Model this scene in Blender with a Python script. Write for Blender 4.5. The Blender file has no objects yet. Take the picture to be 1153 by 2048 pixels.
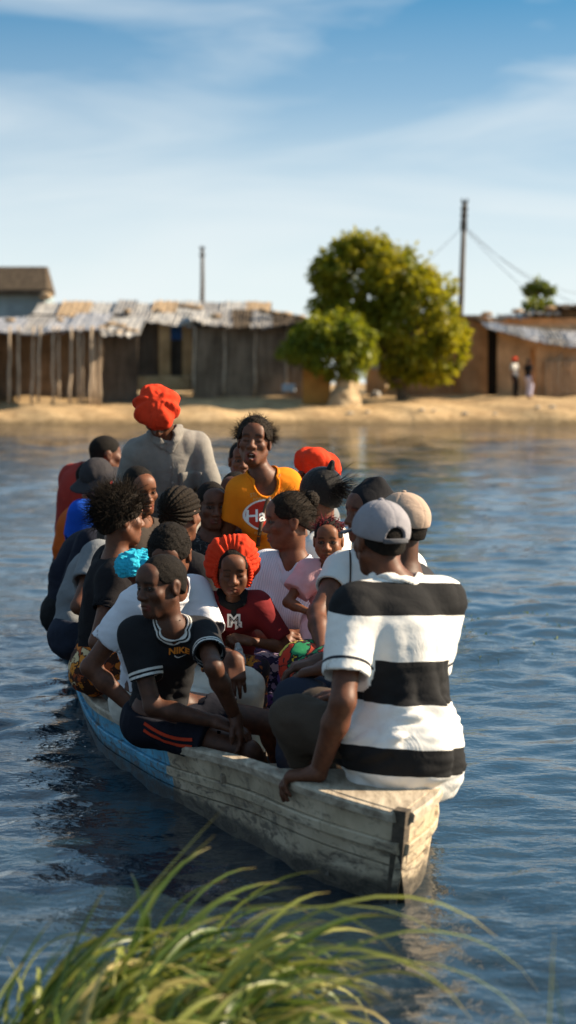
import bpy, math, random
import numpy as np
from mathutils import Vector, Matrix
from mathutils.bvhtree import BVHTree

random.seed(7); rng = np.random.default_rng(11)
S = bpy.context.scene
COL = S.collection
rad = math.radians

# ------------------------------------------------------------------ camera
FPX, CX, CY, CAMZ, PITCH = 4836.0, 576.5, 1024.0, 1.62, math.atan(257 / 4836.0)
cam = bpy.data.cameras.new('camera'); camo = bpy.data.objects.new('camera', cam); COL.objects.link(camo)
camo.location = (0, 0, CAMZ); camo.rotation_euler = (math.pi / 2 - PITCH, 0, 0)
cam.sensor_fit = 'VERTICAL'; cam.sensor_height = 36.0; cam.lens = 36.0 * FPX / 2048
cam.clip_start = 0.1; cam.clip_end = 3000
cam.dof.use_dof = True; cam.dof.focus_distance = 10.2; cam.dof.aperture_fstop = 3.2
S.camera = camo
S.render.resolution_x = 576; S.render.resolution_y = 1024
S.view_settings.view_transform = 'Standard'; S.view_settings.look = 'None'
S.view_settings.exposure = 1.32; S.view_settings.gamma = 1.0; S.view_settings.use_curve_mapping = False
S.cycles.max_bounces = 6

def at(u, v, Y):
    """world point seen at photo pixel (u, v) at distance Y along the ground"""
    x, z = (u - CX) / FPX, -(v - CY) / FPX
    c, s = math.cos(PITCH), math.sin(PITCH)
    dy, dz = c + z * s, z * c - s
    k = Y / dy
    return np.array((x * k, Y, CAMZ + dz * k))

# ------------------------------------------------------------------ sky and sun
SUN_EL, SUN_AZ = rad(31), rad(84)          # azimuth clockwise from +Y towards +X
w = bpy.data.worlds.new('World'); S.world = w; w.use_nodes = True
nt = w.node_tree; nt.nodes.clear()
def N(tree, typ, **kw):
    n = tree.nodes.new(typ)
    for k, v in kw.items():
        if k in n.inputs.keys() if isinstance(k, str) else False: n.inputs[k].default_value = v
        else: setattr(n, k, v)
    return n
L = nt.links.new
out = N(nt, 'ShaderNodeOutputWorld'); bg = N(nt, 'ShaderNodeBackground'); bg.inputs['Strength'].default_value = 0.088
tc = N(nt, 'ShaderNodeTexCoord')
mp = N(nt, 'ShaderNodeMapping'); mp.inputs['Scale'].default_value = (1, 1, 5.0); mp.inputs['Location'].default_value = (0, 0, 0.02)
nrm = N(nt, 'ShaderNodeVectorMath', operation='NORMALIZE')
sky = N(nt, 'ShaderNodeTexSky', sky_type='NISHITA'); sky.sun_disc = False
sky.sun_elevation = SUN_EL; sky.sun_rotation = SUN_AZ; sky.air_density = 1.25; sky.dust_density = 2.2; sky.ozone_density = 1.5
L(tc.outputs['Generated'], mp.inputs['Vector']); L(mp.outputs[0], nrm.inputs[0]); L(nrm.outputs[0], sky.inputs['Vector'])
# thin cirrus, a sheet of streaks
cm = N(nt, 'ShaderNodeMapping'); cm.inputs['Scale'].default_value = (3.4, 1.5, 17.0); cm.inputs['Rotation'].default_value = (0, rad(-14), 0); cm.inputs['Location'].default_value = (0.2, 0.0, 1.1)
L(tc.outputs['Generated'], cm.inputs['Vector'])
cn = N(nt, 'ShaderNodeTexNoise'); cn.inputs['Scale'].default_value = 1.25; cn.inputs['Detail'].default_value = 6; cn.inputs['Roughness'].default_value = 0.50; cn.inputs['Distortion'].default_value = 0.9
L(cm.outputs[0], cn.inputs['Vector'])
cr = N(nt, 'ShaderNodeValToRGB'); cr.color_ramp.elements[0].position = 0.40; cr.color_ramp.elements[1].position = 0.70
L(cn.outputs['Fac'], cr.inputs[0])
cmul = N(nt, 'ShaderNodeMath', operation='MULTIPLY'); cmul.inputs[1].default_value = 0.62
L(cr.outputs[0], cmul.inputs[0])
mx = N(nt, 'ShaderNodeMixRGB'); mx.inputs[2].default_value = (8.6, 9.0, 9.3, 1)
L(cmul.outputs[0], mx.inputs[0])
# pale haze low on the horizon
sz = N(nt, 'ShaderNodeSeparateXYZ'); L(tc.outputs['Generated'], sz.inputs[0])
hr = N(nt, 'ShaderNodeValToRGB'); e = hr.color_ramp; e.elements[0].position = 0.0; e.elements[0].color = (.92,) * 3 + (1,); e.elements[1].position = .165; e.elements[1].color = (0, 0, 0, 1)
q = e.elements.new(.045); q.color = (.84,) * 3 + (1,); q = e.elements.new(.078); q.color = (.60,) * 3 + (1,); q = e.elements.new(.118); q.color = (.24,) * 3 + (1,)
L(sz.outputs['Z'], hr.inputs[0])
tint = N(nt, 'ShaderNodeMixRGB'); tint.blend_type = 'MULTIPLY'; tint.inputs[0].default_value = 1.0; tint.inputs[2].default_value = (.22, .69, .82, 1); L(sky.outputs[0], tint.inputs[1])
hz_ = N(nt, 'ShaderNodeMixRGB'); hz_.inputs[2].default_value = (4.2, 4.45, 4.35, 1); L(hr.outputs[0], hz_.inputs[0]); L(tint.outputs[0], hz_.inputs[1])
L(hz_.outputs[0], mx.inputs[1]); mx.inputs[2].default_value = (4.05, 4.3, 4.35, 1)
L(mx.outputs[0], bg.inputs['Color']); L(bg.outputs[0], out.inputs['Surface'])

sd = np.array((math.sin(SUN_AZ) * math.cos(SUN_EL), math.cos(SUN_AZ) * math.cos(SUN_EL), math.sin(SUN_EL)))
sl = bpy.data.lights.new('sun', 'SUN'); sl.energy = 5.0; sl.angle = rad(0.53); sl.color = (1.0, 0.82, 0.60)
so = bpy.data.objects.new('sun', sl); COL.objects.link(so)
so.rotation_euler = Vector(sd).to_track_quat('Z', 'Y').to_euler(); so.location = (20, 10, 20)

# ------------------------------------------------------------------ object helpers
def tag(o, label=None, cat=None, group=None, kind=None):
    if label: o['label'] = label
    if cat: o['category'] = cat
    if group: o['group'] = group
    if kind: o['kind'] = kind
    return o

def link(name, me, m=None, parent=None):
    o = bpy.data.objects.new(name, me); COL.objects.link(o)
    if m is not None and me is not None:
        for q in (m if isinstance(m, (list, tuple)) else [m]): me.materials.append(q)
    if parent is not None:
        o.parent = parent
        o.matrix_parent_inverse = parent_inv(parent)
    return o

def parent_inv(p):
    M = Matrix.Identity(4); q = p
    while q is not None:
        M = Matrix.LocRotScale(q.location, q.rotation_euler, q.scale) @ M; 
        if q.parent is not None: M = q.matrix_parent_inverse @ M
        q = q.parent
    return M.inverted()

def empty(name, loc):
    o = bpy.data.objects.new(name, None); COL.objects.link(o); o.location = Vector([float(c) for c in loc]); o.empty_display_size = 0.1
    return o

def raw_mesh(name, V, F, smooth=True):
    """V (n,3), F (m,3|4) arrays"""
    V = np.asarray(V, np.float32); F = np.asarray(F, np.int32)
    me = bpy.data.meshes.new(name)
    me.vertices.add(len(V)); me.vertices.foreach_set('co', V.ravel())
    k = F.shape[1]
    me.loops.add(F.size); me.loops.foreach_set('vertex_index', F.ravel())
    me.polygons.add(len(F)); me.polygons.foreach_set('loop_start', np.arange(0, F.size, k, dtype=np.int32))
    if smooth: me.polygons.foreach_set('use_smooth', np.ones(len(F), bool))
    me.update(calc_edges=True); me.validate()
    return me

def py_mesh(name, V, F, smooth=False):
    me = bpy.data.meshes.new(name); me.from_pydata([tuple(float(c) for c in v) for v in V], [], [tuple(int(i) for i in f) for f in F])
    if smooth: me.polygons.foreach_set('use_smooth', np.ones(len(me.polygons), bool))
    me.update(); return me

def fattr(me, name, vals):
    a = me.attributes.new(name, 'FLOAT', 'POINT'); a.data.foreach_set('value', np.asarray(vals, np.float32).ravel())
def cattr(me, name, cols):
    a = me.attributes.new(name, 'FLOAT_COLOR', 'POINT'); c = np.ones((len(cols), 4), np.float32); c[:, :3] = cols; a.data.foreach_set('color', c.ravel())

class MB:
    """collects simple solids for one mesh"""
    def __init__(s): s.v = []; s.f = []
    def add(s, V, F):
        o = len(s.v); s.v += [tuple(float(c) for c in v) for v in V]; s.f += [tuple(int(i) + o for i in f) for f in F]
    def box(s, c, h, R=None, bev=0.0):
        c = np.array(c, float); h = np.array(h, float)
        if bev <= 0:
            P = np.array([(x, y, z) for x in (-1, 1) for y in (-1, 1) for z in (-1, 1)]) * h
            F = [(0, 1, 3, 2), (4, 6, 7, 5), (0, 4, 5, 1), (2, 3, 7, 6), (0, 2, 6, 4), (1, 5, 7, 3)]
        else:
            P = []; b = min(bev, min(h) * .9)
            for x in (-1, 1):
                for y in (-1, 1):
                    for z in (-1, 1):
                        P += [(x * h[0], y * (h[1] - b), z * (h[2] - b)), (x * (h[0] - b), y * h[1], z * (h[2] - b)), (x * (h[0] - b), y * (h[1] - b), z * h[2])]
            P = np.array(P)
            from itertools import product
            hull = None
            def ix(x, y, z, k): return ((x * 2 + y) * 2 + z) * 3 + k
            F = []
            for k in range(3):
                for sg in (0, 1):
                    q = [(0, 0), (1, 0), (1, 1), (0, 1)]
                    idx = []
                    for a, b2 in q:
                        t = [0, 0, 0]; t[k] = sg; o = [i for i in range(3) if i != k]; t[o[0]] = a; t[o[1]] = b2
                        idx.append(ix(*t, k))
                    F.append(idx)
            for k in range(3):
                i, j = [q for q in range(3) if q != k]
                for a in (0, 1):
                    for b2 in (0, 1):
                        t0 = [0, 0, 0]; t1 = [0, 0, 0]; t0[i] = t1[i] = a; t0[j] = t1[j] = b2; t0[k] = 0; t1[k] = 1
                        F.append([ix(*t0, i), ix(*t1, i), ix(*t1, j), ix(*t0, j)])
            for x, y, z in product((0, 1), repeat=3): F.append([ix(x, y, z, 0), ix(x, y, z, 1), ix(x, y, z, 2)])
            G = []
            for f in F:
                pts = P[list(f)]; n = np.cross(pts[1] - pts[0], pts[2] - pts[0])
                G.append(f if np.dot(n, pts.mean(0)) > 0 else f[::-1])
            F = G
        if R is not None: P = P @ np.array(R, float).T
        s.add(P + c, F)
    def tube(s, pts, r, n=8, cap=True):
        pts = [np.array(p, float) for p in pts]; rs = r if hasattr(r, '__len__') else [r] * len(pts)
        V = []; F = []
        up = np.array((0, 0, 1.0))
        for i, p in enumerate(pts):
            t = pts[min(i + 1, len(pts) - 1)] - pts[max(i - 1, 0)]; t = t / (np.linalg.norm(t) + 1e-9)
            a = np.cross(t, up if abs(t[2]) < .95 else np.array((1.0, 0, 0))); a /= np.linalg.norm(a); b = np.cross(t, a)
            for k in range(n):
                g = 2 * math.pi * k / n; V.append(p + rs[i] * (math.cos(g) * a + math.sin(g) * b))
        for i in range(len(pts) - 1):
            for k in range(n):
                k2 = (k + 1) % n; F.append((i * n + k, i * n + k2, (i + 1) * n + k2, (i + 1) * n + k)[::-1])
        if cap:
            F.append(list(range(n))); F.append(list(range((len(pts) - 1) * n, len(pts) * n))[::-1])
        s.add(V, F)
    def build(s, name, m, parent=None, smooth=False):
        return link(name, py_mesh(name, s.v, s.f, smooth), m, parent)

# ------------------------------------------------------------------ material helpers
def new_mat(name):
    m = bpy.data.materials.new(name); m.use_nodes = True; t = m.node_tree
    b = t.nodes['Principled BSDF']; return m, t, b
def ramp(t, pts, interp='LINEAR'):
    r = t.nodes.new('ShaderNodeValToRGB'); e = r.color_ramp; e.interpolation = interp
    while len(e.elements) > 1: e.elements.remove(e.elements[0])
    e.elements[0].position = pts[0][0]; e.elements[0].color = (*pts[0][1], 1)
    for p, c in pts[1:]:
        q = e.elements.new(p); q.color = (*c, 1)
    return r
def noise(t, scale, detail=4, rough=.55, vec=None, dist=0.0):
    n = t.nodes.new('ShaderNodeTexNoise'); n.inputs['Scale'].default_value = scale; n.inputs['Detail'].default_value = detail
    n.inputs['Roughness'].default_value = rough; n.inputs['Distortion'].default_value = dist
    if vec is not None: t.links.new(vec, n.inputs['Vector'])
    return n
def objco(t, scale=(1, 1, 1), rot=(0, 0, 0)):
    c = t.nodes.new('ShaderNodeTexCoord'); m = t.nodes.new('ShaderNodeMapping'); m.inputs['Scale'].default_value = scale; m.inputs['Rotation'].default_value = rot
    t.links.new(c.outputs['Object'], m.inputs['Vector']); return m.outputs[0]
def bump(t, b, h, strength=.3, dist=.01):
    n = t.nodes.new('ShaderNodeBump'); n.inputs['Strength'].default_value = strength; n.inputs['Distance'].default_value = dist
    t.links.new(h, n.inputs['Height']); t.links.new(n.outputs[0], b.inputs['Normal']); return n
def mixc(t, fac, a, b, mode='MIX'):
    n = t.nodes.new('ShaderNodeMixRGB'); n.blend_type = mode
    for i, q in enumerate((fac, a, b)):
        if hasattr(q, 'is_linked') or hasattr(q, 'links'): t.links.new(q, n.inputs[i])
        elif i == 0: n.inputs[0].default_value = q
        else: n.inputs[i].default_value = (*q, 1)
    return n.outputs[0]
def mathn(t, op, a, b=None):
    n = t.nodes.new('ShaderNodeMath'); n.operation = op
    for i, q in enumerate((a, b)):
        if q is None: continue
        if hasattr(q, 'links'): t.links.new(q, n.inputs[i])
        else: n.inputs[i].default_value = q
    return n.outputs[0]
def attr(t, name):
    a = t.nodes.new('ShaderNodeAttribute'); a.attribute_name = name; return a

def simple(name, col, rough=.7, var=.25, scale=12, bmp=.15, bscale=60, spec=.4, metal=0.0, bdist=.004):
    m, t, b = new_mat(name)
    v = objco(t)
    n = noise(t, scale, 5, .6, v)
    r = ramp(t, [(.3, tuple(c * (1 - var) for c in col)), (.7, tuple(min(1, c * (1 + var)) for c in col))])
    t.links.new(n.outputs['Fac'], r.inputs[0]); t.links.new(r.outputs[0], b.inputs['Base Color'])
    b.inputs['Roughness'].default_value = rough; b.inputs['Specular IOR Level'].default_value = spec; b.inputs['Metallic'].default_value = metal
    if bmp: bump(t, b, noise(t, bscale, 4, .6, v).outputs['Fac'], bmp, bdist)
    return m
# ------------------------------------------------------------------ solid modelling by distance fields
def unit(v):
    v = np.asarray(v, float); return v / (np.linalg.norm(v) + 1e-12)
def smin(a, b, k):
    if k <= 0: return np.minimum(a, b)
    h = np.maximum(k - np.abs(a - b), 0) / k
    return np.minimum(a, b) - h * h * (k * .25)
def smax(a, b, k): return -smin(-a, -b, k)
def d_cap(P, a, b, ra, rb):
    ba = (b - a).astype(np.float32); pa = P - a.astype(np.float32)
    t = np.clip(pa @ ba / (ba @ ba + 1e-12), 0, 1)
    return np.sqrt(((pa - t[..., None] * ba) ** 2).sum(-1)) - (ra + (rb - ra) * t)
def d_ell(P, c, R, r):
    q = ((P - c.astype(np.float32)) @ R.T.astype(np.float32))
    r = np.asarray(r, np.float32)
    k0 = np.sqrt(((q / r) ** 2).sum(-1)); k1 = np.sqrt(((q / (r * r)) ** 2).sum(-1)) + 1e-9
    return k0 * (k0 - 1) / k1
def d_box(P, c, R, h, rr):
    q = np.abs((P - c.astype(np.float32)) @ R.T.astype(np.float32)) - (np.asarray(h, np.float32) - rr)
    return np.sqrt((np.maximum(q, 0) ** 2).sum(-1)) + np.minimum(q.max(-1), 0) - rr
I3 = np.eye(3)

class Field:
    def __init__(s): s.p = []
    def cap(s, a, b, ra, rb=None, k=.02, op='u', cut=None):
        a = np.asarray(a, float); b = np.asarray(b, float); rb = ra if rb is None else rb
        s.p.append((lambda P: d_cap(P, a, b, ra, rb), k, op, np.minimum(a - ra, b - rb), np.maximum(a + ra, b + rb), cut)); return s
    def ell(s, c, r, R=I3, k=.02, op='u'):
        c = np.asarray(c, float); R = np.asarray(R, float); m = max(r)
        s.p.append((lambda P: d_ell(P, c, R, r), k, op, c - m, c + m, None)); return s
    def box(s, c, h, R=I3, rr=.01, k=.02, op='u'):
        c = np.asarray(c, float); R = np.asarray(R, float); m = np.abs(R.T) @ np.array(h)
        s.p.append((lambda P: d_box(P, c, R, h, rr), k, op, c - m, c + m, None)); return s
    def fn(s, f, lo, hi, k=.02, op='u'):
        s.p.append((f, k, op, np.asarray(lo, float), np.asarray(hi, float), None)); return s
    def _d(s, pr, P):
        d = pr[0](P)
        if pr[5] is not None:
            o, n = pr[5]; d = np.maximum(d, (P - o.astype(np.float32)) @ n.astype(np.float32))
        return d
    def ev(s, P):
        P = np.asarray(P, np.float32); D = np.full(P.shape[:-1], 1.0, np.float32)
        for pr in s.p:
            d = s._d(pr, P)
            D = smin(D, d, pr[1]) if pr[2] == 'u' else smax(D, -d, pr[1])
        return D
    def mesh(s, h, post=None, lo=None, hi=None, slop=.012):
        us = [q for q in s.p if q[2] == 'u']
        l2 = np.min([q[3] for q in us], 0) - 2 * h - .01; h2 = np.max([q[4] for q in us], 0) + 2 * h + .01
        lo = l2 if lo is None else np.maximum(lo, l2); hi = h2 if hi is None else np.minimum(hi, h2)
        n = 8; bs = n * h
        nb = np.maximum(1, np.ceil((hi - lo) / bs).astype(int))
        g = np.stack(np.meshgrid(*[np.arange(q) for q in nb], indexing='ij'), -1).reshape(-1, 3)
        cen = (lo + (g + .5) * bs).astype(np.float32)
        Dc = np.full(len(cen), 1.0, np.float32); per = []
        for pr in s.p:
            d = s._d(pr, cen); per.append(d)
            Dc = smin(Dc, d, pr[1]) if pr[2] == 'u' else smax(Dc, -d, pr[1])
        if post is not None: Dc = post(cen, Dc)
        hb = bs * .87
        act = np.abs(Dc) < hb * 1.25 + slop
        ai = np.nonzero(act)[0]
        off = np.stack(np.meshgrid(*[np.arange(n)] * 3, indexing='ij'), -1).reshape(-1, 3)
        base = g[ai] * n
        pts = (lo + (base[:, None, :] + off[None]) * h).astype(np.float32)
        D = np.full(pts.shape[:2], 1.0, np.float32)
        for pr, dc in zip(s.p, per):
            m = np.nonzero(dc[ai] < hb * 1.3 + pr[1] + .03)[0]
            if len(m) == 0: continue
            d = s._d(pr, pts[m])
            D[m] = smin(D[m], d, pr[1]) if pr[2] == 'u' else smax(D[m], -d, pr[1])
        if post is not None: D = post(pts.reshape(-1, 3), D.reshape(-1)).reshape(D.shape)
        full = np.repeat(np.repeat(np.repeat(np.sign(Dc).reshape(nb), n, 0), n, 1), n, 2).astype(np.float32)
        ix = base[:, None, :] + off[None]
        full[ix[..., 0], ix[..., 1], ix[..., 2]] = D
        full[[0, -1]] = 1; full[:, [0, -1]] = 1; full[:, :, [0, -1]] = 1
        return nets(full, lo, h)

def nets(D, lo, h):
    ins = D < 0
    c = np.zeros(tuple(np.array(D.shape) - 1), np.int8)
    for i in (0, 1):
        for j in (0, 1):
            for k in (0, 1):
                c += ins[i:D.shape[0] - 1 + i, j:D.shape[1] - 1 + j, k:D.shape[2] - 1 + k]
    cells = np.argwhere((c > 0) & (c < 8))
    idx = np.full(c.shape, -1, np.int32); idx[cells[:, 0], cells[:, 1], cells[:, 2]] = np.arange(len(cells))
    cv = {}
    for i in (0, 1):
        for j in (0, 1):
            for k in (0, 1): cv[i, j, k] = D[cells[:, 0] + i, cells[:, 1] + j, cells[:, 2] + k]
    acc = np.zeros((len(cells), 3)); cnt = np.zeros(len(cells))
    for ax in range(3):
        for a in (0, 1):
            for b in (0, 1):
                o = [a, b]; o.insert(ax, 0); p = [a, b]; p.insert(ax, 1)
                v0, v1 = cv[tuple(o)], cv[tuple(p)]
                m = (v0 < 0) != (v1 < 0)
                t = np.where(m, v0 / np.where(m, v0 - v1, 1), 0)
                q = np.array(o, float)[None] + np.zeros((len(cells), 3)); q[:, ax] += t
                acc += q * m[:, None]; cnt += m
    V = lo + (cells + acc / cnt[:, None]) * h
    F = []
    for ax in range(3):
        sl0 = [slice(None)] * 3; sl1 = [slice(None)] * 3
        sl0[ax] = slice(0, -1); sl1[ax] = slice(1, None)
        a, b = ins[tuple(sl0)], ins[tuple(sl1)]
        e = np.argwhere(a != b)
        o1, o2 = [(1, 2), (2, 0), (0, 1)][ax]
        ok = (e[:, o1] > 0) & (e[:, o2] > 0) & (e[:, o1] < c.shape[o1]) & (e[:, o2] < c.shape[o2])
        e = e[ok]; flip = a[e[:, 0], e[:, 1], e[:, 2]]
        q = []
        for d1, d2 in ((1, 1), (0, 1), (0, 0), (1, 0)):
            r = e.copy(); r[:, o1] -= d1; r[:, o2] -= d2; q.append(idx[r[:, 0], r[:, 1], r[:, 2]])
        q = np.stack(q, 1)
        q[~flip] = q[~flip][:, ::-1]
        F.append(q)
    F = np.concatenate(F)
    F = F[(F >= 0).all(1)]
    return V, F

def keep(V, F, m):
    """drop vertices outside mask m"""
    F = F[m[F].all(1)]
    used = np.zeros(len(V), bool); used[F] = True
    mp = np.cumsum(used) - 1
    return V[used], mp[F]

def smooth_v(V, F, it=1, w=.5):
    e = np.concatenate([F[:, [0, 1]], F[:, [1, 2]], F[:, [2, 3]], F[:, [3, 0]]])
    for _ in range(it):
        A = np.zeros_like(V); C = np.zeros(len(V))
        for x, y in ((0, 1), (1, 0)):
            for ax in range(3): A[:, ax] += np.bincount(e[:, x], V[e[:, y], ax], len(V))
            C += np.bincount(e[:, x], minlength=len(V))
        V = V * (1 - w) + w * A / np.maximum(C, 1)[:, None]
    return V

class Waves:
    """cheap smooth noise: warped sine sum"""
    def __init__(s, seed, scale, n=5, aniso=(1, 1, 1), R=I3):
        r = np.random.default_rng(seed); s.k = []; s.R = np.asarray(R, np.float32)
        for i in range(n):
            d = unit(r.normal(size=3)) * np.array(aniso) * 6.283 / scale * r.uniform(.7, 1.6)
            d2 = unit(r.normal(size=3)) * np.array(aniso) * 3.1 / scale
            s.k.append((d.astype(np.float32), r.uniform(0, 6.28), d2.astype(np.float32), r.uniform(0, 6.28)))
    def __call__(s, P):
        q = P @ s.R.T; o = 0
        for d, p, d2, p2 in s.k: o = o + np.sin(q @ d + p + 1.6 * np.sin(q @ d2 + p2))
        return o / len(s.k)

def sstep(a, b, x):
    t = np.clip((x - a) / (b - a), 0, 1); return t * t * (3 - 2 * t)
# ------------------------------------------------------------------ people: materials
def skin_mat(name, gloss=.54):
    m, t, b = new_mat(name)
    a = attr(t, 'col'); v = objco(t)
    n = noise(t, 35, 5, .6, v)
    r = ramp(t, [(.3, (.70, .68, .66)), (.7, (1.25, 1.22, 1.2))]); t.links.new(n.outputs['Fac'], r.inputs[0])
    t.links.new(mixc(t, 1.0, a.outputs['Color'], r.outputs[0], 'MULTIPLY'), b.inputs['Base Color'])
    b.inputs['Roughness'].default_value = gloss; b.inputs['Specular IOR Level'].default_value = .33
    b.inputs['Subsurface Weight'].default_value = .08; b.inputs['Subsurface Radius'].default_value = (.01, .004, .002)
    bump(t, b, noise(t, 420, 3, .6, v).outputs['Fac'], .12, .002)
    return m
M_SKIN = skin_mat('skin')
def eye_mat():
    m, t, b = new_mat('eyeball'); a = attr(t, 'col'); t.links.new(a.outputs['Color'], b.inputs['Base Color']); b.inputs['Roughness'].default_value = .12
    return m
M_EYE = eye_mat()
def hair_mat(name, c0, c1, rough=.5):
    m, t, b = new_mat(name); v = objco(t)
    n = noise(t, 90, 5, .65, v); r = ramp(t, [(.3, c0), (.72, c1)]); t.links.new(n.outputs['Fac'], r.inputs[0])
    t.links.new(r.outputs[0], b.inputs['Base Color']); b.inputs['Roughness'].default_value = rough; b.inputs['Specular IOR Level'].default_value = .12
    bump(t, b, noise(t, 260, 3, .7, v).outputs['Fac'], .8, .006)
    return m
M_HAIR = hair_mat('black_hair', (.005, .004, .0035), (.016, .012, .009), .75)
M_HAIRB = hair_mat('brown_black_hair', (.006, .0045, .0035), (.026, .017, .010), .7)
M_HAIRS = hair_mat('straight_black_hair', (.008, .007, .007), (.02, .017, .015), .32)
M_HAIRR = hair_mat('red_braids', (.05, .008, .01), (.22, .02, .03))

_cloth = {}
def cloth(name, col, var=.12, rough=.88, weave=900, bstr=.25, sheen=.0):
    if name in _cloth: return _cloth[name]
    m, t, b = new_mat(name); v = objco(t)
    n = noise(t, 9, 5, .6, v); r = ramp(t, [(.28, tuple(c * (1 - var) for c in col)), (.72, tuple(min(1, c * (1 + var)) for c in col))])
    t.links.new(n.outputs['Fac'], r.inputs[0]); t.links.new(r.outputs[0], b.inputs['Base Color'])
    b.inputs['Roughness'].default_value = rough; b.inputs['Specular IOR Level'].default_value = .12
    b.inputs['Sheen Weight'].default_value = sheen; b.inputs['Sheen Roughness'].default_value = .5
    n1 = noise(t, weave, 2, .6, v); n2 = noise(t, 40, 4, .6, v); n3 = noise(t, 11, 3, .55, v, 1.8)
    mm = mathn(t, 'ADD', mathn(t, 'MULTIPLY', n2.outputs['Fac'], .45), mathn(t, 'MULTIPLY', n1.outputs['Fac'], .12))
    mm = mathn(t, 'ADD', mm, mathn(t, 'MULTIPLY', mathn(t, 'ABSOLUTE', mathn(t, 'SUBTRACT', n3.outputs['Fac'], .5)), 1.6))
    bump(t, b, mm, bstr * 1.2, .010)
    _cloth[name] = m; return m

def band_cloth(name, bands, attrname='v', var=.08):
    """bands: [(pos, colour)...] constant steps along an attribute"""
    m, t, b = new_mat(name); a = attr(t, attrname); v = objco(t)
    r = ramp(t, bands, 'CONSTANT')
    wob = mathn(t, 'ADD', a.outputs['Fac'], mathn(t, 'MULTIPLY', mathn(t, 'SUBTRACT', noise(t, 6, 2, .5, v).outputs['Fac'], .5), .02))
    t.links.new(wob, r.inputs[0])
    n = noise(t, 10, 5, .6, v); r2 = ramp(t, [(.28, (1 - var,) * 3), (.72, (1 + var,) * 3)]); t.links.new(n.outputs['Fac'], r2.inputs[0])
    t.links.new(mixc(t, 1.0, r.outputs[0], r2.outputs[0], 'MULTIPLY'), b.inputs['Base Color'])
    b.inputs['Roughness'].default_value = .88; b.inputs['Specular IOR Level'].default_value = .2; 
    n3 = noise(t, 11, 3, .55, v, 1.8); mm = mathn(t, 'ADD', mathn(t, 'MULTIPLY', noise(t, 45, 4, .6, v).outputs['Fac'], .4), mathn(t, 'MULTIPLY', mathn(t, 'ABSOLUTE', mathn(t, 'SUBTRACT', n3.outputs['Fac'], .5)), 1.3))
    bump(t, b, mm, .28, .010)
    return m

def print_cloth(name, cols, scale=14, kind='voronoi'):
    m, t, b = new_mat(name); v = objco(t)
    wn = noise(t, scale * .8, 3, .6, v)
    vm = t.nodes.new('ShaderNodeVectorMath'); vm.operation = 'MULTIPLY_ADD'; t.links.new(wn.outputs['Color'], vm.inputs[0]); vm.inputs[1].default_value = (.12, .12, .12); t.links.new(v, vm.inputs[2])
    vo = t.nodes.new('ShaderNodeTexVoronoi'); vo.inputs['Scale'].default_value = scale; t.links.new(vm.outputs[0], vo.inputs['Vector'])
    sep = t.nodes.new('ShaderNodeSeparateColor'); t.links.new(vo.outputs['Color'], sep.inputs[0])
    k = len(cols); r = ramp(t, [(i / k, c) for i, c in enumerate(cols)], 'CONSTANT'); t.links.new(sep.outputs[0], r.inputs[0])
    v2 = t.nodes.new('ShaderNodeTexVoronoi'); v2.feature = 'DISTANCE_TO_EDGE'; v2.inputs['Scale'].default_value = scale; t.links.new(vm.outputs[0], v2.inputs['Vector'])
    e = ramp(t, [(.0, (1, 1, 1)), (.055, (0, 0, 0))], 'CONSTANT'); t.links.new(v2.outputs['Distance'], e.inputs[0])
    c = mixc(t, e.outputs[0], r.outputs[0], cols[0])
    t.links.new(c, b.inputs['Base Color']); b.inputs['Roughness'].default_value = .85; b.inputs['Specular IOR Level'].default_value = .2
    bump(t, b, noise(t, 40, 4, .6, v).outputs['Fac'], .25, .008)
    return m

# ------------------------------------------------------------------ people: bodies
def yawdir(a): a = rad(a); return np.array((math.sin(a), -math.cos(a), 0.0))
UP = np.array((0, 0, 1.0))
def frame(yaw, pitch=0, roll=0):
    """rows: right, forward, up of the person.  yaw 0 faces the camera, 90 image right"""
    f = yawdir(yaw); r = np.cross(f, UP); u = UP.copy()
    p = rad(pitch); f, u = f * math.cos(p) - u * math.sin(p), u * math.cos(p) + f * math.sin(p)
    q = rad(roll); r, u = r * math.cos(q) + u * math.sin(q), u * math.cos(q) - r * math.sin(q)
    return np.array((r, f, u))
def framed(up, fwd):
    u = unit(up); f = unit(fwd - u * np.dot(fwd, u)); return np.array((np.cross(f, u), f, u))
def ik(a, t, l1, l2, pole):
    d = t - a; n = np.linalg.norm(d); m = (l1 + l2) * .995
    if n > m: d = d / n * m; n = m; t = a + d
    u = d / n; x = (l1 * l1 - l2 * l2 + n * n) / (2 * n); h = math.sqrt(max(l1 * l1 - x * x, 0))
    p = np.asarray(pole, float); p = unit(p - u * np.dot(p, u))
    return a + u * x + p * h, t

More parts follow.
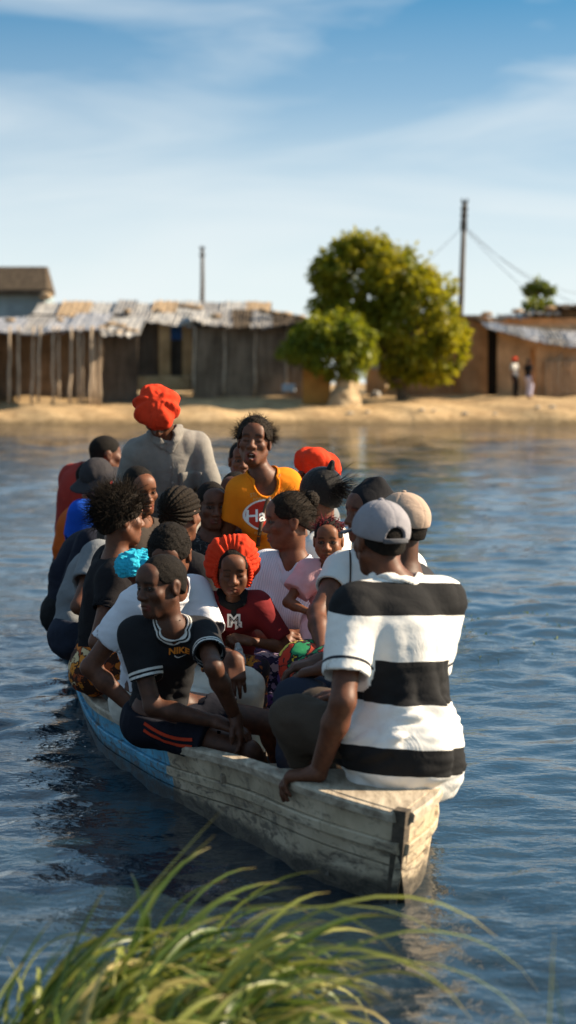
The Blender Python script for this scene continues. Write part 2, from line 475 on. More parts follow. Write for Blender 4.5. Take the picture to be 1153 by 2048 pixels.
def hand_prims(F, W, hd, pn, side, s, curl=(18, 28, 20), spread=.0, thumb=0.4):
    """W wrist, hd finger direction, pn direction the palm faces, side +1 thumb on the +x side"""
    y = unit(hd); z = -unit(pn - y * np.dot(pn, y)); x = np.cross(y, z) * side
    T = lambda q: W + s * (x * q[0] + y * q[1] + z * q[2])
    R = np.array((x, y, z))
    F.box(T((0, .048, 0)), (.040 * s, .052 * s, .015 * s), R, .014 * s, k=.02 * s)
    F.cap(T((.02, .02, -.006)), T((.034, .075, -.004)), .014 * s, .013 * s, k=.012)
    for i, (fx, fl, fr) in enumerate(((.030, .074, .0092), (.0105, .082, .0095), (-.0095, .077, .0092), (-.028, .060, .0082))):
        p = np.array((fx, .094 - .004 * abs(i - 1), 0.0)); a = 0.0
        for j, fr2 in enumerate((.44, .31, .25)):
            a += rad(curl[j] * (1 + .12 * (i - 1.2)))
            q = p + fl * fr2 * np.array((spread * (1.5 - i) * .5, math.cos(a), -math.sin(a)))
            F.cap(T(p), T(q), fr * s * (1 - .08 * j), fr * s * (.92 - .1 * j), k=.004 if j else .007)
            p = q
    p0, p1, p2, p3 = (.026, .018, -.006), (.050, .050, -.018), (.058, .082, -.018 - .02 * thumb), (.055 - .012 * thumb, .106, -.02 - .03 * thumb)
    F.cap(T(p0), T(p1), .0145 * s, .0115 * s, k=.014); F.cap(T(p1), T(p2), .0112 * s, .0105 * s, k=.006); F.cap(T(p2), T(p3), .0105 * s, .008 * s, k=.004)

def head_prims(F, C, R, s, face=True, mouth='closed', eyes='open', jaw=1.0, child=0.0, ears=True):
    T = lambda *q: C + s * (np.array(q) @ R)
    RR = R
    F.ell(T(0, -.016, .032), np.array((.074, .096, .083)) * s, RR, k=.01)
    F.ell(T(0, .022, -.040 + .008 * child), np.array((.057 * jaw + .004 * child, .062, .074 - .010 * child)) * s, RR, k=.035 * s)
    F.cap(T(-.012, .064 - .004 * child, -.098 + .016 * child), T(.012, .064 - .004 * child, -.098 + .016 * child), .017 * s, k=.025 * s)
    for sx in (-1, 1):
        F.cap(T(sx * .056, -.004, -.048), T(sx * .018, .052, -.094 + .014 * child), .014 * s, k=.03 * s)     # jaw line
        F.ell(T(sx * .041, .058, -.022), np.array((.023, .022, .02)) * s, RR, k=.024 * s)   # cheek bone
        if child: F.ell(T(sx * .036, .058, -.05), np.array((.022, .02, .024)) * s, RR, k=.024 * s)
        if ears:
            er = frame(0); F.ell(T(sx * .0775, -.012, -.006), np.array((.0085, .019, .032)) * s, RR, k=.008 * s)
            F.ell(T(sx * .074, -.017, .006), np.array((.011, .022, .022)) * s, RR, k=.006 * s)
            F.ell(T(sx * .0875, -.008, -.002), np.array((.0055, .010, .017)) * s, RR, k=.005 * s, op='s')
    if not face: return
    F.cap(T(-.036, .073, .026), T(.036, .073, .026), .013 * s, k=.022 * s)
    F.ell(T(0, .060, .055), np.array((.05, .03, .035)) * s, RR, k=.03 * s)
    for sx in (-1, 1):
        F.ell(T(sx * .031, .097, .004), np.array((.019, .018, .013)) * s, RR, k=.016 * s, op='s')
        F.ell(T(sx * .031, .0690, .004), np.array((.0185, .0165, .0145)) * s, RR, k=.006 * s)
        if eyes == 'open': F.ell(T(sx * .031, .0875, .0025), np.array((.0150, .0110, .0060)) * s, RR, k=.002 * s, op='s')
    F.cap(T(0, .079, .012), T(0, .102, -.028), .0085 * s, .0125 * s, k=.016 * s)
    F.ell(T(0, .100, -.031), np.array((.0145, .013, .011)) * s, RR, k=.010 * s)
    for sx in (-1, 1):
        F.ell(T(sx * .0155, .091, -.034), np.array((.0098, .012, .009)) * s, RR, k=.008 * s)
        F.ell(T(sx * .0085, .099, -.0425), np.array((.0048, .007, .0045)) * s, RR, k=.003 * s, op='s')
    # muzzle and lips
    F.ell(T(0, .066, -.064), np.array((.032, .024, .026)) * s, RR, k=.02 * s)
    dz = {'closed': .0, 'open': .013, 'part': .005}[mouth]
    for sx in (-1, 1):
        F.cap(T(sx * .004, .0885, -.060), T(sx * .024, .076, -.0675 - dz * .4), .0072 * s, .0040 * s, k=.007 * s)
        F.cap(T(0, .0865, -.075 - dz * 1.3), T(sx * .022, .076, -.0700 - dz * .6), .0088 * s, .0042 * s, k=.007 * s)
    if mouth == 'open':
        F.ell(T(0, .088, -.0700 - dz * .55), np.array((.0185, .026, .0125)) * s, RR, k=.004 * s, op='s')
    else:
        F.cap(T(-.023, .0815, -.0678 - dz * .4), T(0, .0955, -.0675 - dz * .4), .0020 * s, k=.003 * s, op='s')
        F.cap(T(.023, .0815, -.0678 - dz * .4), T(0, .0955, -.0675 - dz * .4), .0020 * s, k=.003 * s, op='s')

def skin_cols(V, C, R, s, tone, face, mouth, eyes):
    q = ((V - C) / s) @ R.T
    col = np.tile(np.array(tone) * np.array((1.25, .95, .76)), (len(V), 1))
    if face:
        dz = {'closed': .0, 'open': .013, 'part': .005}[mouth]
        lip = np.minimum(d_cap(q.astype(np.float32), np.array((-.02, .082, -.064)), np.array((.02, .082, -.064)), .010, .010), d_cap(q.astype(np.float32), np.array((-.018, .082, -.075 - dz * 1.2)), np.array((.018, .082, -.075 - dz * 1.2)), .011, .011))
        ml = sstep(.003, -.004, lip)[:, None]
        col = col * (1 - ml) + ml * (col * np.array((1.1, .74, .78)) + np.array((.02, .003, .006)))
        br = sstep(.004, -.002, np.abs(q[:, 2] - (.0285 - 6 * (np.abs(q[:, 0]) - .028) ** 2)) - .0035) * sstep(.012, .016, np.abs(q[:, 0])) * sstep(.054, .046, np.abs(q[:, 0])) * (q[:, 1] > .05)
        lash = (0 if eyes == 'open' else 1) * sstep(.0032, .0010, np.abs(q[:, 2] + .0035 - 9 * (np.abs(q[:, 0]) - .031) ** 2)) * sstep(.017, .013, np.abs(np.abs(q[:, 0]) - .031)) * (q[:, 1] > .06)
        if eyes == 'open':
            lash = sstep(.0035, .0015, np.abs(np.sqrt(((np.abs(q[:, 0]) - .031) / .0160) ** 2 + ((q[:, 2] - .0025) / .0070) ** 2) - 1.05) * .008) * (q[:, 1] > .066)
        dk = np.maximum(br * .75, lash * .8)[:, None]
        col = col * (1 - dk) + dk * np.array((.008, .006, .005))
        lit = sstep(.06, .0, np.linalg.norm(q - np.array((0, .1, -.02)), axis=1))[:, None]
        col = col * (1 + .15 * lit)
    return col

def eyeball(C, R, s, look):
    V = []; F = []; cols = []
    for sx in (-1, 1):
        cc = np.array((sx * .031, .0680, .0035)); ld = unit(np.array((look[0], 1.0, look[1])))
        a = unit(np.cross(ld, (0, 0, 1))); b = np.cross(a, ld); o = len(V); n = 14; m = 10
        for i in range(m + 1):
            th = math.pi * .62 * i / m
            for k in range(n):
                ph = 2 * math.pi * k / n
                p = cc + .0146 * (ld * math.cos(th) + math.sin(th) * (a * math.cos(ph) + b * math.sin(ph)))
                V.append(C + s * (p @ R)); an = math.degrees(th)
                cols.append((.004, .003, .003) if an < 30 else ((.015, .008, .005) if an < 34 else (.62, .56, .50)))
        for i in range(m):
            for k in range(n): F.append((o + i * n + k, o + (i + 1) * n + k, o + (i + 1) * n + (k + 1) % n, o + i * n + (k + 1) % n))
    return np.array(V), np.array(F), np.array(cols)

TEETH = (.6, .56, .48)
def person(label, head, pelvis, hyaw, torso=None, pyaw=None, hpitch=0, hroll=0, s=1.0, hs=None, wid=1.0, female=False, tone=(.085, .042, .026),
           slouch=.02, arms=None, legs=None, standing=False, hb=.010, hh=.006, face=True, mouth='closed', eyes='open', look=(0, 0), child=0.0,
           shirt=None, bottom=None, hair='short', hat=None, shoes=True, group='passengers in the boat', jaw=1.0, lower=True, necklen=.158, bust=1.0, armlen=1.06, nk=(0, 0, 0)):
    hs = s if hs is None else hs; hw = 1.0 if female else .90
    H = np.asarray(head, float); P = np.asarray(pelvis, float)
    torso = hyaw if torso is None else torso; pyaw = torso if pyaw is None else pyaw
    HR = frame(hyaw, hpitch, hroll)
    Nk = H - (HR[2] * .55 + UP * .45) * necklen * hs - HR[1] * .018 * hs
    Nk = Nk + np.array(nk, float)
    L = np.linalg.norm(Nk - P); up = (Nk - P) / L; lz = L / .53
    TF = framed(up, yawdir(torso)); PF = framed(up * .5 + UP * .5, yawdir(pyaw))
    def Sp(t): return P + (Nk - P) * t - TF[1] * slouch * 4 * t * (1 - t)
    shw = (.140 if female else .160) * wid * s; sj = {}
    B = Field()      # bare body below the neck
    C = Field()      # same volumes, used inflated for the shirt
    def torso_prims(F, e, k):
        F.ell(P + PF[2] * .03 * s, np.array((.158 * wid * hw + e, .112 + e, .13 * lz + e * .5)) * s, PF, k=k)
        F.ell(Sp(.36), np.array((.132 * wid + e, .098 + e, .15 * lz)) * s, TF, k=k)
        F.ell(Sp(.66) + TF[1] * .005, np.array((.148 * wid + e, .108 + e, .165 * lz)) * s, TF, k=k)
        F.cap(Sp(.84) + TF[0] * shw * .72, Sp(.84) - TF[0] * shw * .72, (.058 + e) * s, k=k)
        if female and bust:
            for sx in (-1, 1): F.ell(Sp(.58) + s * (TF[0] * sx * .070 + TF[1] * .085), np.array((.060, .058, .062)) * s * bust + e, TF, k=.035)
        for sx in (-1, 1):
            F.cap(Sp(.97) , Sp(.865) + TF[0] * sx * shw * .85, (.046 + e * .6) * s, (.050 + e) * s, k=.03)
    torso_prims(B, 0, .06)
    A = {'R': {}, 'L': {}}
    for a in ('R', 'L'): A[a].update((arms or {}).get(a, {}))
    LG = {'R': {}, 'L': {}}
    for a in ('R', 'L'): LG[a].update((legs or {}).get(a, {}))
    arm = {}; leg = {}
    hipd = .088 * wid * s * hw; thl, shl = .41 * s, .40 * s
    for a, sx in (('R', 1), ('L', -1)):
        hip = P + PF[0] * sx * hipd
        g = LG[a]
        if 'knee' in g:
            kn = np.asarray(g['knee'], float); kn = hip + unit(kn - hip) * min(max(np.linalg.norm(kn - hip), .3 * s), thl * 1.2)
            if 'foot' in g: an = np.array(g['foot'], float); an[2] = max(an[2], .115); an = kn + unit(an - kn) * min(np.linalg.norm(an - kn), shl * 1.05)
            else: an = kn + np.array((0, 0, -1.0)) * shl + yawdir(pyaw) * .03
        elif standing:
            fz = g.get('fz', .115)
            kn, an = ik(hip, np.array((hip[0], hip[1], max(fz, hip[2] - (thl + shl) * .99))), thl, shl, yawdir(pyaw))
        else:
            kn = hip + unit(yawdir(pyaw) + PF[0] * sx * .12 + UP * g.get('rise', .12)) * thl
            an = kn - UP * shl * .97 + yawdir(pyaw) * g.get('fwd', -.02)
            fz = .115
            if an[2] < fz:
                dz = kn[2] - fz
                if dz < shl * .98: hz = math.sqrt(shl ** 2 - dz ** 2); an = np.array((kn[0], kn[1], fz)) + yawdir(pyaw) * hz * g.get('dir', 1)
        leg[a] = (hip, kn, an)
    for a, sx in (('R', 1), ('L', -1)):
        sh = Sp(.845) + TF[0] * sx * shw; sj[a] = sh; g = A[a]
        ul, fl = .275 * s * armlen, .245 * s * armlen
        if 'wrist' in g:
            el, wr = ik(sh, np.asarray(g['wrist'], float), ul, fl, g.get('pole', -TF[1] - UP + TF[0] * sx * .6))
        elif standing:
            el = sh - UP * ul * .97 + TF[0] * sx * .05; wr = el - UP * fl * .97 + TF[1] * .06
        else:
            t = leg[a][0] * .35 + leg[a][1] * .65 + UP * .085 * s
            el, wr = ik(sh, t, ul, fl, -TF[1] + TF[0] * sx * .7 - UP * .5)
        arm[a] = (sh, el, wr)
        B.cap(sh, sh + (el - sh) * .35, .054 * s * wid, .047 * s * wid, k=.04); B.cap(sh + (el - sh) * .25, el, .046 * s * wid, .037 * s, k=.02)
        m = el + (wr - el) * .3; B.cap(el, m, .037 * s, .040 * s, k=.02); B.cap(m, wr, .039 * s, .0265 * s, k=.02)
    B.cap(Nk - up * .03 * s, H + hs * (np.array((0, -.022, -.05)) @ HR), .054 * s, .049 * hs, k=.035)
    if lower:
        for a in ('R', 'L'):
            hip, kn, an = leg[a]
            B.cap(hip, kn, .083 * s, .055 * s, k=.05); m = kn + (an - kn) * .3 - yawdir(pyaw) * .012 * s
            B.cap(kn, m, .053 * s, .055 * s, k=.03); B.cap(m, an, .054 * s, .036 * s, k=.03)
            fd = yawdir(pyaw); fd = fd * 1.0
            B.cap(an - UP * .045 * s - fd * .02 * s, an - UP * .055 * s + fd * .13 * s, .036 * s, .028 * s, k=.03)
            B.cap(an - UP * .055 * s + fd * .10 * s, an - UP * .06 * s + fd * .17 * s, .034 * s, .022 * s, k=.02)
    HF = Field()
    HF.cap(Nk - up * .05 * s, H + hs * (np.array((0, -.022, -.05)) @ HR), .054 * s, .049 * hs, k=.01)
    head_prims(HF, H, HR, hs, face, mouth, eyes, jaw, child)
    for sx in (-1, 1): HF.cap(Sp(.97), Sp(.865) + TF[0] * sx * shw * .85, .046 * s, .050 * s, k=.03)
    cutz = -.130
    hz = lambda V: ((V - H) / hs) @ HR[2]
    Vh, Fh = HF.mesh(hh * max(hs, .75), lo=H - .2 * hs, hi=H + .2 * hs)
    Vh, Fh = keep(Vh, Fh, hz(Vh) > cutz - .012)
    Vb, Fb = B.mesh(hb)
    hzb = hz(Vb); rb = np.linalg.norm(((Vb - H) @ HR.T)[:, :2], axis=1)
    mk = ~((hzb > cutz) & (rb < .11 * hs) & (hzb < .2))
    hands = []
    for a, sx in (('R', 1), ('L', -1)):
        sh, el, wr = arm[a]; g = A[a]; hd = unit(g.get('hd', unit(wr - el))); pn = np.asarray(g.get('pn', unit(-UP * .8 - TF[0] * sx * .4)), float)
        HD = Field(); HD.cap(wr - unit(wr - el) * .09 * s, wr, .031 * s, .0265 * s, k=.01); HD.cap(wr, wr + hd * .02 * s, .0255 * s, .023 * s, k=.015)
        hand_prims(HD, wr, hd, pn, -sx, s * g.get('hsz', 1.0), g.get('curl', (18, 28, 20)), g.get('spread', 0), g.get('thumb', .4))
        Vd, Fd = HD.mesh(g.get('res', .007) * max(s, .7))
        ad = unit(wr - el)
        Vd, Fd = keep(Vd, Fd, ((Vd - wr) @ ad > -.032 * s) | (np.linalg.norm(Vd - wr, axis=1) > .05 * s))
        hands.append((Vd, Fd))
        mk &= ~(((Vb - wr) @ ad > -.022 * s) & (np.linalg.norm(Vb - wr, axis=1) < .06 * s))
    Vb, Fb = keep(Vb, Fb, mk)
    # ---------------- garments
    ginfo = dict(H=H, HR=HR, Nk=Nk, P=P, TF=TF, PF=PF, up=up, L=L, Sp=Sp, arm=arm, leg=leg, s=s, hs=hs, shw=shw, torso=torso)
    root = empty('person', (P[0], P[1], min(leg['R'][2][2], leg['L'][2][2]) - .08 * s if lower else P[2]))
    tag(root, label, 'person', group)
    gar = []
    seed = int(abs(hash(round(float(H[0]) * 977 + float(H[1]) * 131, 3))) % 9999)
    if shirt:
        os_ = dict(t=.004, sleeve=.55, hem=-.10, loose=.010, fold=.006, neck='crew', res=.009, name='shirt', hollow=True); os_.update(shirt)
        G = Field(); torso_prims(G, os_['t'] + os_['loose'], .055)
        if os_.get('tail'):
            for a in ('R', 'L'): hp, kq, _ = leg[a]; G.cap(hp, hp + (kq - hp) * .25, .122 * s, .112 * s, k=.06)
            for q in (0, 1): G.ell(P - PF[1] * (.03 - .05 * q) * s - PF[2] * (.01 + os_['tail'] * .5 * q) * s, np.array((.170 * wid, .158, .13 + os_['tail'] * .5)) * s, PF, k=.06)
        for a, sx in (('R', 1), ('L', -1)):
            sh, el, wr = arm[a]; fr = os_['sleeve']
            if fr > 1:
                e2 = el + (wr - el) * (fr - 1)
                G.cap(sh, el, (.060 * wid + os_['loose']) * s, (.047 + os_['loose']) * s, k=.016)
                G.cap(el, e2, (.047 + os_['loose']) * s, (.036 + os_['loose']) * s, k=.02, cut=(e2, unit(wr - el)))
            elif fr > 0:
                e2 = sh + (el - sh) * fr; ax = unit(el - sh)
                G.cap(sh, e2 + ax * .03, (.062 * wid + os_['loose']) * s, (.053 + os_['loose'] * 1.6 + .0) * s, k=.05, cut=(e2, ax))
                if os_['hollow']: G.cap(e2 - ax * .022 * s, e2 + ax * .05 * s, (.050 + os_['loose'] * .8) * s, k=.004, op='s')
        Wr1 = Waves(seed, .17, 4, (1, 1, .42)); Wr2 = Waves(seed + 1, .10, 4, (.6, .6, 1.3))
        Ws1 = lambda Q: .8 - 2.2 * np.abs(Wr1(Q)); Ws2 = lambda Q: .8 - 2.2 * np.abs(Wr2(Q))
        pel = P + up * os_['hem'] * s; vax = os_.get('vax', up)
        nb, nr = Nk + up * .015 * s, {'crew': .066, 'scoop': .078, 'v': .066, 'collar': .060, 'high': .058}[os_['neck']] * s
        nk_hi = H
        def post(Q, D):
            vv = (Q - P.astype(np.float32)) @ up.astype(np.float32) / L
            amp = os_['fold'] * (.38 + .95 * sstep(.62, .15, vv))
            D = D + amp * Ws1(Q) + amp * .45 * Ws2(Q)
            D = smax(D, -((Q - pel.astype(np.float32)) @ up.astype(np.float32)) + .006 * Ws1(Q * .7), .006)
            n = d_cap(Q, nb - up * .02 * s, nb + up * .2, nr, nr * 1.5)
            if os_['neck'] == 'scoop': n = np.minimum(n, d_ell(Q, nb + TF[1] * .085 * s - up * .045 * s, TF, np.array((.066, .085, .075)) * s))
            if os_['neck'] == 'v' or os_['neck'] == 'collar': n = np.minimum(n, d_cap(Q, nb + TF[1] * .07 * s, nb + TF[1] * .12 * s - up * (.12 if os_['neck'] == 'v' else .075) * s, .045 * s, .006))
            if os_['neck'] == 'crew': n = np.minimum(n, d_ell(Q, nb + TF[1] * .055 * s - up * .012 * s, TF, np.array((.06, .06, .035)) * s))
            return smax(D, -n, .006)
        Vs, Fs = G.mesh(os_['res'], post, slop=.03)
        me = raw_mesh(os_['name'], Vs, Fs)
        fattr(me, 'v', np.clip(((Vs - P) @ vax / L + .5) / 2, 0, 1))
        q = (Vs - P) @ TF.T
        fattr(me, 'lat', q[:, 0]); fattr(me, 'fwd', q[:, 1])
        av = np.zeros(len(Vs)); 
        for a, sx in (('R', 1), ('L', -1)):
            sh, el, wr = arm[a]; e2 = sh + (el - sh) * min(os_['sleeve'], 1)
            dd = d_cap(Vs.astype(np.float32), sh + (el - sh) * .25, el, .085 * s, .08 * s) < 0
            tt = (Vs - sh) @ unit(e2 - sh) / (np.linalg.norm(e2 - sh) + 1e-6)
            av = np.where(dd, np.clip(tt, 0, 1), av)
        fattr(me, 'arm', av)
        # distance from the neckline
        so_ = link(os_['name'], me, os_['mat'], root); ginfo['shirt'] = so_; ginfo['shirt_me'] = me
        gar.append((G, post))
        if os_.get('collar'):
            cw, ct = os_.get('cw', .011), os_.get('ct', .005)
            def nd(Q):
                n = d_cap(Q, nb - up * .02 * s, nb + up * .2, nr, nr * 1.5)
                if os_['neck'] == 'scoop': n = np.minimum(n, d_ell(Q, nb + TF[1] * .085 * s - up * .045 * s, TF, np.array((.066, .085, .075)) * s))
                if os_['neck'] in ('v', 'collar'): n = np.minimum(n, d_cap(Q, nb + TF[1] * .07 * s, nb + TF[1] * .12 * s - up * (.12 if os_['neck'] == 'v' else .075) * s, .045 * s, .006))
                if os_['neck'] == 'crew': n = np.minimum(n, d_ell(Q, nb + TF[1] * .055 * s - up * .012 * s, TF, np.array((.06, .06, .035)) * s))
                return n
            def post3(Q, D):
                n = nd(Q); D2 = D + os_['fold'] * Ws1(Q) + os_['fold'] * .45 * Ws2(Q)
                return smax(np.abs(n - cw * .5) - cw, np.abs(D2 - ct * .3) - ct, .003)
            Vc, Fc = G.mesh(.0045, post3, lo=Nk - .2 * s, hi=Nk + .2 * s, slop=.03)
            mc = raw_mesh('collar', Vc, Fc); fattr(mc, 'nd', nd(Vc.astype(np.float32)) / (2 * cw) + .3); link('collar', mc, os_['collar'], so_)
    if bottom and lower:
        ob_ = dict(kind='trousers', loose=.018, fold=.006, leg=.95, res=.010, top=.05, name=None); ob_.update(bottom)
        G = Field()
        G.ell(P + PF[2] * .03 * s, np.array((.158 * wid * hw + .012, .112 + .012, .13)) * s, PF, k=.05)
        for sx in (-1, 1): G.ell(P + s * (PF[0] * sx * .065 - PF[1] * .035 - PF[2] * .03), np.array((.1, .1, .1)) * s, PF, k=.05)
        for a in ('R', 'L'):
            hip, kn, an = leg[a]; lo_ = ob_['loose']
            if ob_['kind'] == 'shorts':
                e2 = hip + (kn - hip) * ob_['leg']; G.cap(hip, e2, (.088 + lo_) * s, (.070 + lo_ * 1.4) * s, k=.05, cut=(e2, unit(kn - hip)))
            else:
                G.cap(hip, kn, (.086 + lo_) * s, (.062 + lo_ * .8) * s, k=.05); e2 = kn + (an - kn) * ob_['leg']
                G.cap(kn, e2, (.060 + lo_ * .8) * s, (.046 + lo_) * s, k=.04, cut=(e2, unit(an - kn)))
        if ob_['kind'] == 'skirt':
            for f1 in (.35, .7, 1.0):
                a_ = leg['R'][0] * (1 - f1) + leg['R'][1] * f1; b_ = leg['L'][0] * (1 - f1) + leg['L'][1] * f1
                G.cap(a_ - UP * .01, b_ - UP * .01, (.085 - .015 * f1) * s, k=.09)
            a_ = leg['R'][1] * .5 + leg['R'][2] * .5; b_ = leg['L'][1] * .5 + leg['L'][2] * .5
            G.cap(leg['R'][1], b_, .06 * s, k=.08); G.cap(leg['L'][1], a_, .06 * s, k=.08); G.cap(a_, b_, .06 * s, k=.08)
        W1 = Waves(seed + 5, .15, 5); W2 = Waves(seed + 6, .06, 4)
        tp = P + PF[2] * ob_['top'] * s
        def post2(Q, D):
            D = D + ob_['fold'] * (W1(Q) + .5 * W2(Q))
            return smax(D, np.minimum((Q - tp.astype(np.float32)) @ PF[2].astype(np.float32), .17 * s - (Q - P.astype(np.float32)) @ yawdir(pyaw).astype(np.float32)), .006)
        Vs, Fs = G.mesh(ob_['res'], post2, slop=.03)
        me = raw_mesh(ob_['kind'], Vs, Fs); fattr(me, 'v', np.clip(((Vs - P) @ PF[2] + .5), 0, 1))
        bo = link(ob_['name'] or ob_['kind'], me, ob_['mat'], root); ginfo['bottom'] = bo; ginfo['bottom_me'] = me
        gar.append((G, post2))
    # draw the skin in under cloth
    if gar:
        d = np.full(len(Vb), 1.0)
        for G, po in gar: d = np.minimum(d, po(Vb.astype(np.float32), G.ev(Vb)))
        fn_ = np.cross(Vb[Fb[:, 1]] - Vb[Fb[:, 0]], Vb[Fb[:, 2]] - Vb[Fb[:, 0]]); nv = np.zeros_like(Vb)
        for c_ in range(4):
            for ax in range(3): nv[:, ax] += np.bincount(Fb[:, c_], fn_[:, ax], len(Vb))
        nv /= np.linalg.norm(nv, axis=1)[:, None] + 1e-12
        Vb = Vb - nv * (.016 * sstep(.0, -.010, d))[:, None]
    Vall = [Vh, Vb] + [h[0] for h in hands]; Fall = []; o = 0
    for V_, F_ in [(Vh, Fh), (Vb, Fb)] + hands: Fall.append(F_ + o); o += len(V_)
    V = np.concatenate(Vall); F_ = np.concatenate(Fall)
    cols = skin_cols(V, H, HR, hs, tone, face, mouth, eyes)
    me = raw_mesh('body', V, F_); cattr(me, 'col', cols)
    bo = link('body', me, M_SKIN, root)
    if face and eyes == 'open':
        Ve, Fe, Ce = eyeball(H, HR, hs, look); n2 = len(Ve) // 2; f2 = len(Fe) // 2
        for q in (0, 1):
            e_ = raw_mesh('eye', Ve[q * n2:(q + 1) * n2], Fe[q * f2:(q + 1) * f2] - q * n2); cattr(e_, 'col', Ce[q * n2:(q + 1) * n2]); link('eye', e_, M_EYE, bo)
    if face and mouth == 'open':
        for zz, (y0, dz) in ((-.0665, (.079, .006)), (-.0875, (.076, .005))):
            tv = []
            for i in range(9):
                g = rad(-42 + 84 * i / 8); tv += [H + hs * (np.array((.021 * math.sin(g), y0 - .016 * (1 - math.cos(g)), zz + e)) @ HR) for e in (dz * .5, -dz * .5)]
            e_ = raw_mesh('teeth', np.array(tv), np.array([(2 * i, 2 * i + 1, 2 * i + 3, 2 * i + 2) for i in range(8)])); cattr(e_, 'col', np.tile(TEETH, (18, 1))); link('teeth', e_, M_EYE, bo)
    ginfo['root'] = root; ginfo['body_me'] = me; ginfo['body'] = bo
    if hair: make_hair(ginfo, hair)
    if hat: hat(ginfo)
    return ginfo

# ------------------------------------------------------------------ hair
def tow(g, V): return g['H'] + g['hs'] * (np.asarray(V) @ g['HR'])
def hair_shell(t, front=.058, nape=-.048, grow=None, amp=.002, fr=.012, seed=1, back=0.0):
    F = Field(); F.ell((0, -.016 - back * .5, .034), (.074 + t, .096 + t * .95, .083 + t), k=.01)
    F.ell((0, -.045, -.025), (.058 + t * .7, .052 + t * .8, .05), k=.03)
    W = Waves(seed, fr, 6); W2 = Waves(seed + 3, fr * 4, 4)
    sl = (front - nape) / .175
    def post(Q, D):
        D = D + amp * W(Q) + amp * .8 * W2(Q)
        cut = (nape + sl * (Q[..., 1] + .09) - Q[..., 2]) / math.sqrt(1 + sl * sl)
        side = np.abs(Q[..., 0]) - .0
        cut = cut - .018 * sstep(.045, .072, np.abs(Q[..., 0])) * sstep(.0, .05, Q[..., 1])   # temples
        return smax(D, cut + .002 * W(Q), .008)
    return F, post
def strands(g, n, r0, length, width, region, dirf, seed, mat, name='hair_strands', segs=4, curl=.3, parent=None):
    r = np.random.default_rng(seed); V = []; Fq = []
    k = 0
    while k < n:
        d = unit(r.normal(size=3))
        if not region(d): continue
        root = np.array((0, -.016, .034)) + d * np.array(r0)
        dr = unit(dirf(d, r)); ln = length * r.uniform(.5, 1.2)
        side = unit(np.cross(dr, r.normal(size=3))); p = root.copy(); bend = unit(r.normal(size=3)) * curl
        base = len(V)
        for j in range(segs + 1):
            wv = width * (1 - .75 * j / segs); a = side * wv; b = np.cross(dr, side) * wv * .9
            V += [p + a, p - a * .5 + b, p - a * .5 - b]
            dr = unit(dr + bend / segs + r.normal(size=3) * .12); p = p + dr * ln / segs
        for j in range(segs):
            for q in range(3):
                q2 = (q + 1) % 3; Fq.append((base + j * 3 + q, base + j * 3 + q2, base + j * 3 + 3 + q2, base + j * 3 + 3 + q))
        k += 1
    me = raw_mesh(name, tow(g, np.array(V)), np.array(Fq)); 
    o_ = link(name, me, mat, parent or g['root']); o_['kind'] = 'stuff'; return o_

